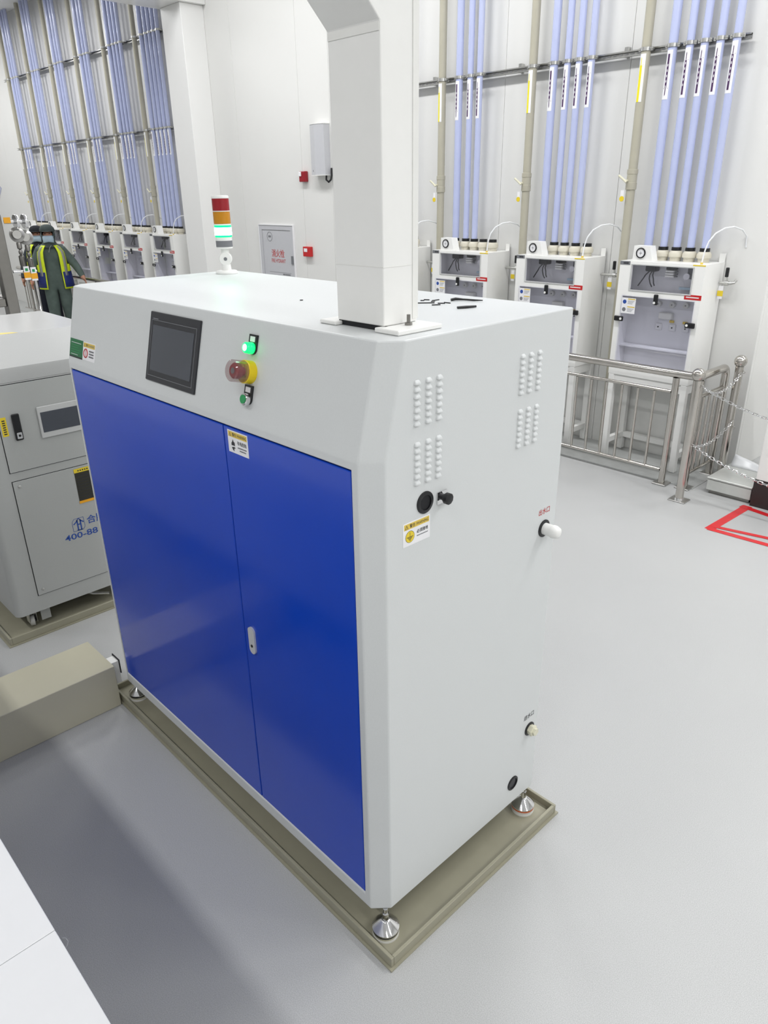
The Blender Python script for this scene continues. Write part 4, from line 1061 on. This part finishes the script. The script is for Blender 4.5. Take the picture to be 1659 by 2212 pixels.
    for j in range(6):
        for i in range(8): a = j*9+i; fs.append((a,a+1,a+10,a+9))
    q.add(vs, fs); mk = q.build('face_mask', 'mask', t, angle=80); md = mk.modifiers.new('thick', 'SOLIDIFY'); md.thickness = .003
    q = MB(); q.tube([(-.08,-.085,1.585),(-.105,-.03,1.60),(-.112,.01,1.61)], .0022, 5); q.tube([(.08,-.085,1.585),(.105,-.03,1.60),(.112,.01,1.61)], .0022, 5); q.build('ear_loop', 'mask', mk)
    q = MB()
    for s in (-1,1): q.sphere((s*.034,-.099,1.632), .011, 10, (1.25,.6,.6))
    q.build('eyes', 'black', t)
    # open hi-vis vest
    lev = [(.80,.262,.205),(.92,.255,.198),(1.05,.243,.190),(1.17,.243,.190),(1.28,.240,.188),(1.36,.225,.172),(1.42,.175,.150),(1.455,.125,.120)]
    def shell(name, a0, a1, z0, z1, material, off, par, arm=True):
        q = MB(); n = max(2, int(abs(a1-a0)/8)); rows = []
        zs = [z0]+[l[0] for l in lev if z0 < l[0] < z1]+[z1]
        for z in zs:
            for k in range(len(lev)-1):
                if lev[k][0] <= z <= lev[k+1][0]: break
            f = (z-lev[k][0])/(lev[k+1][0]-lev[k][0]); rx = lev[k][1]*(1-f)+lev[k+1][1]*f+off; ry = lev[k][2]*(1-f)+lev[k+1][2]*f+off
            rows.append([(rx*math.cos(math.radians(a0+(a1-a0)*i/n)), ry*math.sin(math.radians(a0+(a1-a0)*i/n)), z) for i in range(n+1)])
        vs = [p for r in rows for p in r]; fs = []
        for j in range(len(rows)-1):
            for i in range(n):
                am = (a0+(a1-a0)*(i+.5)/n) % 360; zc = (zs[j]+zs[j+1])/2
                if arm and zc > 1.15 and zc < 1.40 and (am < 30 or am > 330 or 150 < am < 210): continue
                a = j*(n+1)+i; fs.append((a,a+1,a+n+2,a+n+1))
        q.add(vs, fs); o = q.build(name, material, par, angle=80)
        md = o.modifiers.new('thick', 'SOLIDIFY'); md.thickness = .004; md.offset = 1
        return o
    vt = shell('vest', -62, 242, .80, 1.455, 'hivis', 0, t); vt['label'] = 'open hi-vis vest'
    for a0, a1 in ((-49,-36),(216,229)): shell('reflective_stripe', a0, a1, 1.0, 1.44, 'reflective', .005, vt)
    shell('reflective_stripe', 40, 140, 1.08, 1.14, 'reflective', .005, vt)
    for a0, a1 in ((-58,40),(140,238)): shell('navy_panel', a0, a1, .825, 1.06, 'navy', .005, vt, False)
    shell('navy_panel', 40, 140, .825, 1.06, 'navy', .0045, vt, False)
    q = MB(); q.tube([(.03,-.13,1.46),(.0,-.165,1.42),(-.02,-.178,1.36)], .004, 5); q.build('collar_cord', 'reflective', t)
    t.scale = (height/1.76,)*3
    return t
person((-11.47,3.68,0.0005), math.radians(66), 'worker in grey green coverall, cap and blue mask with open yellow vest', 'coverall', 'hood', 'coverall', 1.765,
       dict(elbow=((-.31,.02,1.13),(.33,-.02,1.15)), hand=((-.35,-.05,.92),(.42,-.12,.96)), knee=((-.10,-.06,.47),(.11,-.03,.48)), foot=((-.10,-.10,0),(.12,.10,0))))
person((-12.60,3.92,0.0005), math.radians(58), 'worker in dark hood and yellow vest half hidden behind the other worker', 'coveralldark', 'hooddark', 'trouser', 1.72,
       dict(elbow=((-.31,.03,1.12),(.30,.04,1.12)), hand=((-.34,-.07,.88),(.32,-.04,.86)), knee=((-.10,-.05,.47),(.11,.0,.48)), foot=((-.10,-.06,0),(.12,.08,0))))
